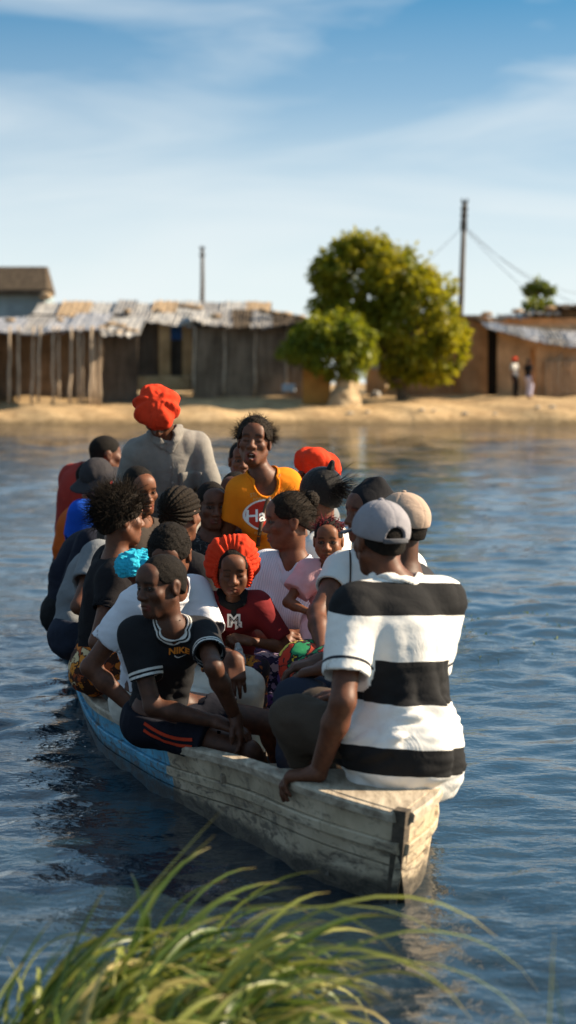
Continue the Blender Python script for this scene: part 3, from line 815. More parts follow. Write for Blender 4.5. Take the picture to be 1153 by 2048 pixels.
def make_hair(g, kind):
    sd_ = int(abs(g['H'][0]) * 1e4) % 997
    def shell(name='hair', mat=M_HAIR, h=.004, **kw):
        F, po = hair_shell(seed=sd_, **kw); V, Fc = F.mesh(h, po, slop=.02)
        return link(name, raw_mesh(name, tow(g, V), Fc), mat, g['root'])
    if kind == 'short': shell(t=.005, amp=.0018, fr=.010, front=.062)
    elif kind == 'shaved': shell(t=.003, amp=.001, front=.062)
    elif kind == 'crop':
        o = shell(t=.013, amp=.0035, fr=.012, front=.060)
        strands(g, 900, (.085, .106, .094), .009, .0011, lambda d: d[2] > -.05 + .6 * d[1], lambda d, r: d + .6 * r.normal(size=3), 3, M_HAIRB, segs=2, parent=o)
    elif kind == 'afro':
        o = shell(t=.030, amp=.006, fr=.016, mat=M_HAIRB, front=.062)
        strands(g, 1100, (.098, .118, .108), .016, .0012, lambda d: d[2] > -.1 + .6 * d[1], lambda d, r: d + .7 * r.normal(size=3), 5, M_HAIRB, segs=3, curl=.9, parent=o)
    elif kind == 'spiky':
        o = shell(t=.024, amp=.006, fr=.016, mat=M_HAIRB, nape=-.075)
        strands(g, 1500, (.09, .11, .100), .075, .0016, lambda d: d[2] > -.35 + .45 * d[1], lambda d, r: d * .8 + np.array((0, -.35, .1)) + .35 * r.normal(size=3), 6, M_HAIRB, segs=4, curl=.7, parent=o)
    elif kind == 'pulled':      # woman in orange: frizzy, drawn back
        o = shell(t=.015, amp=.004, fr=.016, mat=M_HAIRB, front=.056)
        strands(g, 700, (.084, .106, .096), .035, .0012, lambda d: d[2] > -.15 + .55 * d[1], lambda d, r: d * .5 + np.array((0, -.7, .05)) + .35 * r.normal(size=3), 7, M_HAIRB, segs=3, curl=.8, parent=o)
        strands(g, 420, (.085, .08, .075), .055, .0012, lambda d: abs(d[0]) > .65 and -.3 < d[2] < .5 and d[1] < .25, lambda d, r: d + np.array((0, -.5, 0)) + .5 * r.normal(size=3), 8, M_HAIRB, segs=3, curl=1.0, parent=o)
    elif kind == 'bun':
        o = shell(t=.012, amp=.003, fr=.014, mat=M_HAIRB, front=.060, nape=-.05)
        B = Field(); B.ell((0, -.105, .082), (.042, .036, .042)); W = Waves(4, .014, 6)
        V, Fc = B.mesh(.0035, lambda Q, D: D + .006 * W(Q), slop=.02); link('hair_bun', raw_mesh('hair_bun', tow(g, V), Fc), M_HAIRB, o)
        strands(g, 700, (.083, .104, .094), .028, .0011, lambda d: d[2] > -.15 + .6 * d[1], lambda d, r: d * .35 + np.array((0, -.8, .25)) + .3 * r.normal(size=3), 9, M_HAIRB, segs=3, curl=.8, parent=o)
    elif kind == 'ponytail':
        o = shell(t=.014, amp=.0012, fr=.03, mat=M_HAIRS, front=.062, nape=-.06)
        B = Field(); B.cap((0, -.06, .112), (.004, -.072, .150), .020, .013); V, Fc = B.mesh(.004); link('hair_tie', raw_mesh('hair_tie', tow(g, V), Fc), M_HAIRS, o)
        strands(g, 260, (.01, .01, .01), .20, .0022, lambda d: True, lambda d, r: np.array((.0, -.95, -.08)) + .12 * r.normal(size=3), 10, M_HAIRS, name='ponytail', segs=6, curl=.35, parent=o)
        for c in o.children:
            if c.name.startswith('ponytail'): pass
    elif kind == 'cornrows':
        F, po0 = hair_shell(.015, amp=.0003, nape=-.055)
        def po(Q, D):
            D = po0(Q, D)
            x, y, z = Q[..., 0], Q[..., 1] + .016, Q[..., 2] - .03
            th = np.arctan2(x, z + .02) * 1.0; al = np.arctan2(y, np.sqrt(x * x + z * z) + 1e-6)
            ph = th * 11 + 1.1 * np.sin(al * 1.7)
            row = np.abs(np.sin(ph)); bead = np.abs(np.sin(al * 17 + np.sign(np.sin(2 * ph)) * 1.2))
            return D + .0085 * (1 - row) ** 1.4 - .003 * bead * row
        V, Fc = F.mesh(.0032, po, slop=.02); link('braided_hair', raw_mesh('braided_hair', tow(g, V), Fc), M_HAIRB, g['root'])
    elif kind == 'redbraids':
        o = shell(t=.005, amp=.0015, mat=M_HAIR, front=.066)
        strands(g, 150, (.076, .096, .086), .055, .0036, lambda d: d[2] > .25 and d[1] < .65, lambda d, r: np.array((d[0] * .9 - .5, d[1] * .3 - .2, .25)) + .5 * r.normal(size=3), 12, M_HAIRR, name='braids', segs=5, curl=1.3, parent=o)

# ------------------------------------------------------------------ hats
def hat_obj(g, name, F, po, h, mat, parent=None, slop=.02):
    V, Fc = F.mesh(h, po, slop=slop); me = raw_mesh(name, tow(g, V), Fc)
    fattr(me, 'hx', V[:, 0]); fattr(me, 'hy', V[:, 1]); fattr(me, 'hz', V[:, 2])
    return link(name, me, mat, parent or g['root'])
def puffy_hat(mat, size=1.0, tilt=0.0, seed=3, name='hat', cz=.075, cy=-.02, flop=(0, 0, 0), fluff=0):
    def f(g):
        F = Field(); F.ell(np.array((0, cy, cz)) + np.array(flop), (.118 * size, .128 * size, .074 * size), k=.02); F.ell((0, cy * .8, .045), (.092, .108, .06), k=.05)
        W = Waves(seed, .09, 4); W2 = Waves(seed + 1, .04, 4); W3 = Waves(seed + 2, .022, 5)
        def po(Q, D):
            x, y, z = Q[..., 0] - flop[0], Q[..., 1] - cy - flop[1], Q[..., 2] - cz
            an = np.arctan2(x, y); rr = np.sqrt(x * x + y * y)
            D = D + .008 * np.sin(an * 6 + 1.8 * np.sin(an * 2 + seed)) * sstep(.02, .1, rr) + .0035 * (.7 - 2 * np.abs(W(Q))) + .0012 * W2(Q)
            if fluff: D = D + fluff * W3(Q)
            return smax(D, .012 - Q[..., 2] + .25 * (Q[..., 1]) , .01)
        hat_obj(g, name, F, po, .0045, mat)
    return f
def bonnet(mat):
    def f(g):
        F = Field(); F.ell((0, -.045, .04), (.135, .085, .135), k=.02)
        W2 = Waves(6, .035, 4)
        def po(Q, D):
            x, y, z = Q[..., 0], Q[..., 1], Q[..., 2] - .035
            an = np.arctan2(x, z); rr = np.sqrt(x * x + z * z)
            D = D + .0034 * (1 + .6 * np.sin(an * 4)) * np.sin(an * 25 + 2.6 * np.sin(an * 5) + 1.5 * np.sin(an * 2)) * sstep(.05, .11, rr) + .005 * np.sin(an * 5 + 1) + .003 * np.sin(an * 3) + .0025 * W2(Q)
            inner = d_ell(Q, np.array((0, .06, -.018)), I3, (.080, .20, .100))
            return smax(D, -inner, .012)
        b = hat_obj(g, 'bonnet', F, po, .0045, mat)
        F = Field()
        def ring(Q):
            x, z = Q[..., 0] / .086, (Q[..., 2] + .012) / .102
            rr = np.sqrt(x * x + z * z) - 1; y = Q[..., 1] - .035 + .25 * np.abs(Q[..., 0])
            an = np.arctan2(x, z)
            d = np.sqrt((rr * .09) ** 2 + y * y) - .013 + .003 * np.sin(an * 46)
            return d.astype(np.float32)
        F.fn(ring, (-.12, -.05, -.13), (.12, .08, .11))
        hat_obj(g, 'bonnet_frill', F, lambda Q, D: smax(D, -(Q[..., 2] + .075), .004), .004, mat, parent=b)
    return f
def ball_cap(mat, mat2, opening=True, seed=5, squat=1.0, brim=True):
    def f(g):
        F = Field(); F.ell((0, -.014, .036), (.092, .113, .096 * squat), k=.01)
        W = Waves(seed, .06, 4)
        def po(Q, D):
            x, y, z = Q[..., 0], Q[..., 1] + .014, Q[..., 2]
            an = np.arctan2(x, y)
            seam = np.exp(-(np.sin(an * 3) * np.sqrt(x * x + y * y) / 3 / .003) ** 2) * .0018
            D = D + .0012 * W(Q) + seam
            D = smax(D, (.020 + .20 * (Q[..., 1])) - z, .004)
            if opening: D = smax(D, -np.maximum(d_ell(Q, np.array((0, -.13, .012)), I3, (.036, .05, .036)), 0.004 - z), .004)
            ins = d_ell(Q, np.array((0, -.014, .03)), I3, (.084, .105, .088 * squat))
            return D
        c = hat_obj(g, 'cap', F, po, .0042, mat)
        F = Field(); F.ell((0, -.014, .036 + .096 * squat), (.010, .010, .006)); hat_obj(g, 'cap_button', F, None, .0025, mat, parent=c)
        if brim:
            F = Field()
            def br(Q):
                d = d_ell(Q * np.float32(1), np.array((0, .085, .030)), I3, (.088, .10, .5)); zz = np.abs(Q[..., 2] - (.036 - 2.2 * Q[..., 0] ** 2 - .12 * (Q[..., 1] - .09))) - .004
                return np.maximum(np.maximum(d, zz), .07 - Q[..., 1]).astype(np.float32)
            F.fn(br, (-.1, .06, -.02), (.1, .19, .06)); hat_obj(g, 'cap_brim', F, None, .004, mat2 or mat, parent=c)
        if opening:
            F = Field()
            def strap(Q):
                rr = np.abs(np.sqrt((Q[..., 0] / .093) ** 2 + ((Q[..., 1] + .014) / .114) ** 2) - 1) * .1 - .005
                return np.maximum(np.maximum(rr, np.abs(Q[..., 2] - .0035) - .0085), np.maximum(np.abs(Q[..., 0]) - .045, Q[..., 1])).astype(np.float32)
            F.fn(strap, (-.06, -.15, -.02), (.06, -.05, .02)); hat_obj(g, 'cap_strap', F, None, .004, mat2 or mat, parent=c)
    return f
def beanie(mat, peak=.0):
    def f(g):
        F = Field(); F.ell((0, -.018, .036), (.088, .108, .100), k=.02); F.cap((-.03, -.03, .128 + peak), (.03, -.03, .122 + peak), .022, k=.05)
        W = Waves(15, .05, 4)
        hat_obj(g, 'cap', F, lambda Q, D: smax(D + .003 * W(Q), (.0 + .3 * Q[..., 1]) - Q[..., 2], .006), .005, mat)
    return f
def bucket_hat(mat):
    def f(g):
        F = Field(); F.ell((0, -.014, .04), (.088, .106, .098), k=.02)
        W = Waves(25, .05, 4)
        c = hat_obj(g, 'bucket_hat', F, lambda Q, D: smax(D + .003 * W(Q), .03 - Q[..., 2], .006), .005, mat)
        F = Field()
        def br(Q):
            rr = np.sqrt((Q[..., 0] / 1.0) ** 2 + ((Q[..., 1] + .014) / 1.15) ** 2)
            an = np.arctan2(Q[..., 0], Q[..., 1]); zz = np.abs(Q[..., 2] - (.045 - .55 * (rr - .08) + .010 * np.sin(an * 3))) - .005
            return np.maximum(np.maximum(zz, rr - .150), .075 - rr).astype(np.float32)
        F.fn(br, (-.16, -.2, -.03), (.16, .17, .08)); hat_obj(g, 'hat_brim', F, None, .005, mat, parent=c)
    return f

# ------------------------------------------------------------------ prints and straps laid on cloth
def bvh(me):
    V = np.empty(len(me.vertices) * 3, np.float32); me.vertices.foreach_get('co', V)
    return BVHTree.FromPolygons([Vector(v) for v in V.reshape(-1, 3)], [tuple(p.vertices) for p in me.polygons])
def lay(name, tree, V2, F2, org, X, Y, Z, mat, parent, off=.003, sub=0):
    """project a flat drawing (V2 in metres) along -Z on to the cloth"""
    out_ = []; last = None
    for a, b in V2:
        p = org + X * a + Y * b
        h = tree.ray_cast(Vector(p + Z * .35), Vector(-Z), 1.0)
        if h[0] is None: q = last if last is not None else p
        else: q = np.array(h[0]) + Z * off; last = q
        out_.append(q)
    return link(name, py_mesh(name, out_, F2, True), mat, parent)
def disc2(rx, ry, n=28, m=6, r0=0.0):
    V = []; F = []
    for i in range(m + 1):
        r = r0 + (1 - r0) * i / m
        for k in range(n): V.append((rx * r * math.cos(6.28318 * k / n), ry * r * math.sin(6.28318 * k / n)))
    for i in range(m):
        for k in range(n): F.append((i * n + k, (i + 1) * n + k, (i + 1) * n + (k + 1) % n, i * n + (k + 1) % n))
    return V, F
def text2(body, size, shear=0.0, align='CENTER', bold=.0, sx=1.0):
    cu = bpy.data.curves.new('t', 'FONT'); cu.body = body; cu.size = size; cu.shear = shear; cu.align_x = align; cu.align_y = 'CENTER'; cu.offset = bold; cu.resolution_u = 3
    o = bpy.data.objects.new('t', cu); COL.objects.link(o)
    me = o.to_mesh(); V = [(v.co.x * sx, v.co.y) for v in me.vertices]; F = [tuple(p.vertices) for p in me.polygons]
    o.to_mesh_clear(); bpy.data.objects.remove(o); bpy.data.curves.remove(cu)
    return V, F
# ------------------------------------------------------------------ boat
def catmull(pts, n):
    pts = np.array(pts, float); d = np.r_[0, np.cumsum(np.linalg.norm(np.diff(pts, axis=0), axis=1))]
    # smooth by resampling a cubic through the points
    P = np.vstack([2 * pts[0] - pts[1], pts, 2 * pts[-1] - pts[-2]]); out_ = []
    for t in np.linspace(0, d[-1], n):
        i = min(np.searchsorted(d, t, 'right') - 1, len(pts) - 2); u = (t - d[i]) / (d[i + 1] - d[i])
        p0, p1, p2, p3 = P[i:i + 4]
        out_.append(.5 * ((2 * p1) + (-p0 + p2) * u + (2 * p0 - 5 * p1 + 4 * p2 - p3) * u ** 2 + (-p0 + 3 * p1 - 3 * p2 + p3) * u ** 3))
    return np.array(out_)
# plan outline of the gunwale with its height (x, y, z)
LEFT = catmull([(.364, 7.42, .285), (.117, 7.70, .312), (-.027, 7.98, .318), (-.167, 8.42, .300), (-.467, 9.28, .243), (-.67, 9.9, .235), (-.88, 10.7, .230), (-1.10, 12.3, .225), (-1.28, 14.0, .235), (-1.40, 15.6, .27), (-1.36, 16.7, .31), (-1.12, 17.35, .34)], 90)
RIGHT = catmull([(.364, 7.42, .285), (.485, 7.80, .300), (.518, 8.3, .305), (.555, 9.2, .27), (.58, 10.4, .24), (.52, 12.2, .225), (.28, 14.0, .235), (-.06, 15.4, .26), (-.5, 16.6, .30), (-1.0, 17.35, .34)], 90)

def wood_mat(name, white=True):
    """old boat paint: chalky white at the bow, blue from the paint line aft, worn to grey wood"""
    m, t, b = new_mat(name); c = t.nodes.new('ShaderNodeTexCoord'); v = c.outputs['Object']
    sx = t.nodes.new('ShaderNodeSeparateXYZ'); t.links.new(v, sx.inputs[0])
    n1 = noise(t, 3.0, 6, .65, v, .4); n2 = noise(t, 14, 6, .7, v); n3 = noise(t, 45, 5, .7, v)
    yy = mathn(t, 'ADD', sx.outputs['Y'], mathn(t, 'MULTIPLY', mathn(t, 'SUBTRACT', n2.outputs['Fac'], .5), .06))
    isblue = ramp(t, [(0, (0, 0, 0)), (.5, (1, 1, 1))], 'CONSTANT'); t.links.new(mathn(t, 'ADD', mathn(t, 'SUBTRACT', yy, 9.30), .5), isblue.inputs[0])
    wc = ramp(t, [(.28, (.22, .165, .10)), (.5, (.47, .38, .26)), (.75, (.62, .52, .38))]); t.links.new(n1.outputs['Fac'], wc.inputs[0])
    bc = ramp(t, [(.28, (.04, .20, .33)), (.6, (.08, .36, .54)), (.8, (.18, .46, .60))]); t.links.new(n1.outputs['Fac'], bc.inputs[0])
    paint = mixc(t, isblue.outputs[0], wc.outputs[0], bc.outputs[0])
    # scuffs down to grey-brown wood, more of them low on the side
    mp_ = t.nodes.new('ShaderNodeMapping'); mp_.inputs['Scale'].default_value = (9, 9, 26); t.links.new(v, mp_.inputs['Vector'])
    n4 = noise(t, 1.0, 8, .72, mp_.outputs[0], .6)
    lowz = mathn(t, 'MULTIPLY', mathn(t, 'SUBTRACT', .20, sx.outputs['Z']), .45)
    w1 = mathn(t, 'ADD', n4.outputs['Fac'], lowz)
    wr = ramp(t, [(.52, (0, 0, 0)), (.64, (1, 1, 1))]); t.links.new(w1, wr.inputs[0])
    wood = ramp(t, [(.3, (.035, .028, .022)), (.7, (.16, .125, .09))]); t.links.new(n3.outputs['Fac'], wood.inputs[0])
    col = mixc(t, mathn(t, 'MULTIPLY', wr.outputs[0], .85), paint, wood.outputs[0])
    # vertical dark drips
    mp2 = t.nodes.new('ShaderNodeMapping'); mp2.inputs['Scale'].default_value = (22, 22, 2.5); t.links.new(v, mp2.inputs['Vector'])
    n5 = noise(t, 1.0, 5, .6, mp2.outputs[0]); dr = ramp(t, [(.60, (0, 0, 0)), (.72, (1, 1, 1))]); t.links.new(n5.outputs['Fac'], dr.inputs[0])
    col = mixc(t, mathn(t, 'MULTIPLY', dr.outputs[0], .55), col, (.05, .042, .034))
    # wet tide mark
    tide = ramp(t, [(.0, (1, 1, 1)), (.5, (1, 1, 1)), (.56, (0, 0, 0))]); t.links.new(mathn(t, 'ADD', mathn(t, 'ADD', mathn(t, 'MULTIPLY', sx.outputs['Z'], 2.0), .405), mathn(t, 'MULTIPLY', mathn(t, 'SUBTRACT', n2.outputs['Fac'], .5), .12)), tide.inputs[0])
    col = mixc(t, mathn(t, 'MULTIPLY', tide.outputs[0], .8), col, (.022, .02, .016))
    t.links.new(col, b.inputs['Base Color']); b.inputs['Roughness'].default_value = .62; b.inputs['Specular IOR Level'].default_value = .35
    hh_ = mathn(t, 'ADD', mathn(t, 'MULTIPLY', wr.outputs[0], -.5), n3.outputs['Fac'])
    bump(t, b, hh_, .55, .006)
    return m
M_HULL = wood_mat('worn_boat_paint')
def barewood(name, c0, c1, scale=1.0):
    m, t, b = new_mat(name); v = objco(t, (30 * scale, 4 * scale, 30 * scale), (0, 0, rad(20)))
    n = noise(t, 1.0, 7, .65, v, .5); r = ramp(t, [(.3, c0), (.68, c1)]); t.links.new(n.outputs['Fac'], r.inputs[0])
    t.links.new(r.outputs[0], b.inputs['Base Color']); b.inputs['Roughness'].default_value = .75; bump(t, b, n.outputs['Fac'], .5, .006); return m
M_CAPW = barewood('worn_gunwale_wood', (.16, .12, .08), (.52, .44, .33))
M_STEM = barewood('dark_stem_wood', (.03, .023, .016), (.10, .075, .05))
M_BENCH = barewood('bench_wood', (.10, .08, .055), (.26, .20, .14))
M_FLOORW = barewood('floor_board_wood', (.05, .045, .038), (.16, .13, .10))

boat = empty('boat', (-.4, 12.3, 0.0))
tag(boat, 'long weathered wooden boat, white bow and blue side, crowded with passengers', 'boat')
def outward(curve, side):
    t = np.gradient(curve[:, :2], axis=0); t /= np.linalg.norm(t, axis=1)[:, None]
    n = np.stack([-t[:, 1], t[:, 0]], 1) if side > 0 else np.stack([t[:, 1], -t[:, 0]], 1)
    return n
def strip(name, curve, side, prof, mat, i0=0, i1=None, parent=None, wob=0.0, seed=0, start=.044):
    """sweep a closed profile [(out, dz)] along the gunwale; out measured outwards, dz down from its top"""
    i1 = len(curve) if i1 is None else i1
    n = outward(curve, side); V = []; F = []; k = len(prof); r = np.random.default_rng(seed)
    if i0 == 0: curve = curve.copy(); curve[0] += (curve[1] - curve[0]) / np.linalg.norm(curve[1] - curve[0]) * start; n[0] = n[1]
    idx = range(i0, i1)
    ph = r.uniform(0, 6, 4)
    for q, i in enumerate(idx):
        wv = wob * (math.sin(i * .9 + ph[0]) * .6 + math.sin(i * .37 + ph[1]))
        for o_, dz in prof:
            z = curve[i, 2] + dz if dz > -5 else dz + 10
            fl = (z - curve[i, 2]) * .16
            V.append((curve[i, 0] + n[i, 0] * (o_ + fl + wv * .4), curve[i, 1] + n[i, 1] * (o_ + fl + wv * .4), z + wv))
    m = len(idx)
    for i in range(m - 1):
        for j in range(k):
            j2 = (j + 1) % k; f = (i * k + j, (i + 1) * k + j, (i + 1) * k + j2, i * k + j2); F.append(f if side > 0 else f[::-1])
    F.append(list(range(k))[::-1 if side < 0 else 1]); F.append(list(range((m - 1) * k, m * k))[::1 if side < 0 else -1])
    return link(name, py_mesh(name, V, F), mat, parent or boat)
for curve, side in ((LEFT, 1), (RIGHT, -1)):
    a = 2 if side > 0 else 1
    strip('gunwale_cap', curve, side, [(.014, -.002), (.018, -.006), (.018, -.030), (-.050, -.030), (-.054, -.026), (-.054, -.002), (-.05, .002), (.01, .002)], M_CAPW, 0, wob=.0015, seed=1)
    strip('plank', curve, side, [(0, -.030), (.0, -.098), (-.022, -.098), (-.022, -.030)], M_HULL, 0, seed=2)
    strip('rub_rail', curve, side, [(.012, -.100), (.016, -.105), (.016, -.132), (.012, -.137), (-.02, -.137), (-.02, -.100)], M_HULL, 0, wob=.001, seed=3)
    strip('plank', curve, side, [(-.002, -.138), (-.002, -.180), (-.022, -.180), (-.022, -.138)], M_HULL, 0, seed=4)
    strip('plank', curve, side, [(.003, -.184), (.003, -10.30), (-.022, -10.30), (-.022, -.184)], M_HULL, 0, seed=5)
# stem post and breasthook
m = MB(); tip = LEFT[0]; ld = unit(np.r_[LEFT[3, :2] - LEFT[0, :2], 0]); rd = unit(np.r_[RIGHT[3, :2] - RIGHT[0, :2], 0]); dd = unit(ld + rd)
nl = np.r_[outward(LEFT, 1)[1], 0]; nr_ = np.r_[outward(RIGHT, -1)[1], 0]; sh_ = .16 / math.sin(.5 * math.acos(float(ld @ rd))); V = []
for z in (tip[2] + .012, .15, -.35):
    T = np.array((tip[0], tip[1], z)) + dd * sh_ * (tip[2] - min(z, tip[2]))
    V += [T - dd * .004, T + ld * .050 + nl * .004, T + dd * .10, T + rd * .050 + nr_ * .004]
m.add(V, [(0, 1, 2, 3)] + [(k * 4 + i, k * 4 + 4 + i, k * 4 + 4 + (i + 1) % 4, k * 4 + (i + 1) % 4) for k in (0, 1) for i in range(4)] + [(11, 10, 9, 8)]); m.build('stem_post', [M_STEM, M_CAPW], boat)
li, ri = 9, 7
bh = [(LEFT[i, 0], LEFT[i, 1] , LEFT[i, 2] + .006) for i in range(0, li, 2)] + [(RIGHT[i, 0], RIGHT[i, 1], RIGHT[i, 2] + .006) for i in range(ri, 0, -2)]
k = len(bh); V = [np.array(p) * (1, 1, 1) for p in bh]; cen = np.mean(V, 0)
V = [cen + (p - cen) * np.array((.9, .9, 1)) for p in V]; V2 = [p - np.array((0, 0, .035)) for p in V]
link('breasthook', py_mesh('breasthook', V + V2, [list(range(k))[::-1], list(range(k, 2 * k))] + [(i, (i + 1) % k, k + (i + 1) % k, k + i) for i in range(k)]), M_CAPW, boat)
# floor boards and benches
def width_at(y):
    i = np.argmin(np.abs(LEFT[:, 1] - y)); j = np.argmin(np.abs(RIGHT[:, 1] - y)); return LEFT[i, 0], RIGHT[j, 0]
for k in range(7):
    m = MB(); f0, f1 = k / 7 + .006, (k + 1) / 7 - .006; V = []
    ys = np.linspace(7.75, 16.9, 34)
    for y in ys:
        a_, b_ = width_at(y); a_ += .06; b_ -= .06
        for f in (f0, f1):
            for z in (.028, .045): V.append((a_ + (b_ - a_) * f, y, z + .002 * (k % 2)))
    F = []
    for i in range(len(ys) - 1):
        o_ = i * 4
        F += [(o_ + 1, o_ + 3, o_ + 7, o_ + 5), (o_, o_ + 1, o_ + 5, o_ + 4), (o_ + 2, o_ + 6, o_ + 7, o_ + 3)]
    m.add(V, F); m.build('floor_board', M_FLOORW, boat)
for y in (8.75, 10.05, 11.3, 12.7, 14.1, 15.5):
    a_, b_ = width_at(y); m = MB(); m.box(((a_ + b_) / 2, y, .20), ((b_ - a_) / 2 - .03, .13, .018), None, .006); m.build('bench', M_BENCH, boat)

# ------------------------------------------------------------------ water
def water_mat():
    m, t, b = new_mat('lake_water'); v = objco(t)
    n = noise(t, .5, 3, .5, v)
    r = ramp(t, [(.35, (.006, .020, .034)), (.65, (.012, .022, .030))]); t.links.new(n.outputs['Fac'], r.inputs[0])
    t.links.new(r.outputs[0], b.inputs['Base Color']); b.inputs['Roughness'].default_value = .045; b.inputs['IOR'].default_value = 1.333; b.inputs['Specular IOR Level'].default_value = .5
    v2 = objco(t, (1, 1, 1)); n1 = noise(t, 7.0, 3, .5, v2); n2 = noise(t, 26, 3, .55, v2)
    h = mathn(t, 'ADD', mathn(t, 'MULTIPLY', n1.outputs['Fac'], .7), mathn(t, 'MULTIPLY', n2.outputs['Fac'], .22))
    bn = bump(t, b, h, .4, .04); pm = ramp(t, [(.38, (.14, .14, .14)), (.62, (.62, .62, .62))]); t.links.new(noise(t, .42, 3, .55, objco(t, (1, .45, 1)), .5).outputs['Fac'], pm.inputs[0]); t.links.new(pm.outputs[0], bn.inputs['Strength']); return m
M_WATER = water_mat()
ys = np.concatenate([np.linspace(2.5, 5.8, 12)[:-1], 5.8 * (96 / 5.8) ** np.linspace(0, 1, 560), [100]])
tn = np.concatenate([-np.geomspace(3.0, .155, 26)[:-1], np.linspace(-.15, .15, 330), np.geomspace(.155, 3.0, 26)[1:]])
Yg, Tg = np.meshgrid(ys, tn, indexing='ij'); Xg = Yg * Tg
Zg = np.zeros_like(Xg); wr_ = np.random.default_rng(3)
dxl = np.maximum(np.gradient(ys)[:, None], .30 / 330 * Yg)
for lam, amp, cnt in ((3.4, .003, 4), (1.7, .0042, 6), (.95, .0052, 8), (.52, .0046, 10), (.30, .0036, 12), (.17, .0021, 12)):
    for i in range(cnt):
        a = wr_.normal(0, .75) + math.pi * .5 + .25; l = lam * wr_.uniform(.72, 1.35); k = 6.283 / l
        ph = wr_.uniform(0, 6.28); kx, ky = math.cos(a) * k, math.sin(a) * k
        fade = np.clip((l / dxl - 2.2) / 2.5, 0, 1)
        arg = kx * Xg + ky * Yg + ph + .7 * np.sin(Xg * .9 * 6.28 / (l * 7) + ph * 3) + .7 * np.sin(Yg * 6.28 / (l * 9) + ph)
        Zg += fade * amp / math.sqrt(cnt) * 1.25 * (np.sin(arg) + .25 * np.sin(2 * arg + 1.2))
# calmer and rougher patches, the wake off the bow
patch = .75 + .45 * np.sin(Xg * .8 + 1.1 * np.sin(Yg * .33) + 1) * np.sin(Yg * .45 + .5 * np.sin(Xg * .7))
patch = np.where(Yg > 25, .9 + .25 * np.sin(Yg * .21 + np.sin(Xg * .1)), patch)
Zg *= np.clip(patch, .4, 1.3) * np.where(Yg < 30, 1.3, 1.1)
rr = np.sqrt((Xg - .55) ** 2 + ((Yg - 8.6) * .55) ** 2)
Zg += .0045 * np.sin(rr * 15 + .6 * np.sin(Xg * 3)) * np.exp(-((rr - 1.2) / .9) ** 2) * (Xg > .5) * np.clip((Xg - .5) * 3, 0, 1)
ni, nj = Xg.shape
V = np.stack([Xg, Yg, Zg], -1).reshape(-1, 3); ii = np.arange(ni * nj).reshape(ni, nj)
F = np.stack([ii[:-1, :-1], ii[:-1, 1:], ii[1:, 1:], ii[1:, :-1]], -1).reshape(-1, 4)
wo = link('lake_water', raw_mesh('lake_water', V, F), M_WATER); wo['kind'] = 'structure'

# ------------------------------------------------------------------ far bank and the land behind
def sand_mat():
    m, t, b = new_mat('sand'); v = objco(t)
    n1 = noise(t, .35, 6, .6, v); n2 = noise(t, 3.2, 5, .65, v)
    r = ramp(t, [(.3, (.36, .25, .14)), (.55, (.48, .35, .20)), (.75, (.56, .42, .26))]); t.links.new(n1.outputs['Fac'], r.inputs[0])
    r2 = ramp(t, [(.35, (.62, .58, .52)), (.65, (1.08, 1.06, 1.02))]); t.links.new(n2.outputs['Fac'], r2.inputs[0])
    c = mixc(t, 1.0, r.outputs[0], r2.outputs[0], 'MULTIPLY')
    sx = t.nodes.new('ShaderNodeSeparateXYZ'); t.links.new(v, sx.inputs[0])
    wet = ramp(t, [(.0, (1, 1, 1)), (.10, (.9, .9, .9)), (.34, (0, 0, 0))]); t.links.new(mathn(t, 'ADD', sx.outputs['Z'], mathn(t, 'MULTIPLY', mathn(t, 'SUBTRACT', n2.outputs['Fac'], .5), .25)), wet.inputs[0])
    c = mixc(t, mathn(t, 'MULTIPLY', wet.outputs[0], .8), c, (.075, .055, .03))
    t.links.new(c, b.inputs['Base Color']); b.inputs['Roughness'].default_value = .95; b.inputs['Specular IOR Level'].default_value = .1
    bump(t, b, n2.outputs['Fac'], .6, .08); return m
M_SAND = sand_mat()
def bank_z(x, y):
    d = y - 93.6 - .5 * np.sin(x * .35) - .3 * np.sin(x * .9 + 1)
    z = np.where(d < 0, d * .10, .62 * (1 - np.exp(-np.maximum(d, 0) / 1.3)) + np.clip(d, 0, 8) * .055 + np.clip(d - 8, 0, 40) * .012)
    return z + .05 * np.sin(x * 1.3 + y * .4) * np.clip(d, 0, 1) + .04 * np.sin(x * 2.9 + y * 1.7) * np.clip(d, 0, 1)
ys2 = np.concatenate([np.linspace(90, 110, 100), np.geomspace(111, 2400, 24)]); xs2 = np.concatenate([-np.geomspace(900, 21, 20), np.linspace(-20, 20, 170), np.geomspace(21, 900, 20)])
Yb, Xb = np.meshgrid(ys2, xs2, indexing='ij'); Zb = bank_z(Xb, Yb); Zb = np.where(Yb > 150, 1.2, Zb)
ii = np.arange(Yb.size).reshape(Yb.shape); F = np.stack([ii[:-1, :-1], ii[:-1, 1:], ii[1:, 1:], ii[1:, :-1]], -1).reshape(-1, 4)
bo = link('far_bank', raw_mesh('far_bank', np.stack([Xb, Yb, Zb], -1).reshape(-1, 3), F), M_SAND); bo['kind'] = 'structure'
# near bank under the grass
M_MUD = simple('mud', (.09, .07, .045), .8, .3, 5, .5, 20)
Yn, Xn = np.meshgrid(np.linspace(-6, 6.4, 50), np.linspace(-9, 9, 60), indexing='ij')
Zn = .16 - .42 * sstep(4.6, 6.2, Yn + .45 * np.clip(Xn, -1, 3)) + .02 * np.sin(Xn * 4 + Yn * 3)
ii = np.arange(Yn.size).reshape(Yn.shape); F = np.stack([ii[:-1, :-1], ii[:-1, 1:], ii[1:, 1:], ii[1:, :-1]], -1).reshape(-1, 4)
bo = link('near_bank', raw_mesh('near_bank', np.stack([Xn, Yn, Zn], -1).reshape(-1, 3), F), M_MUD); bo['kind'] = 'structure'
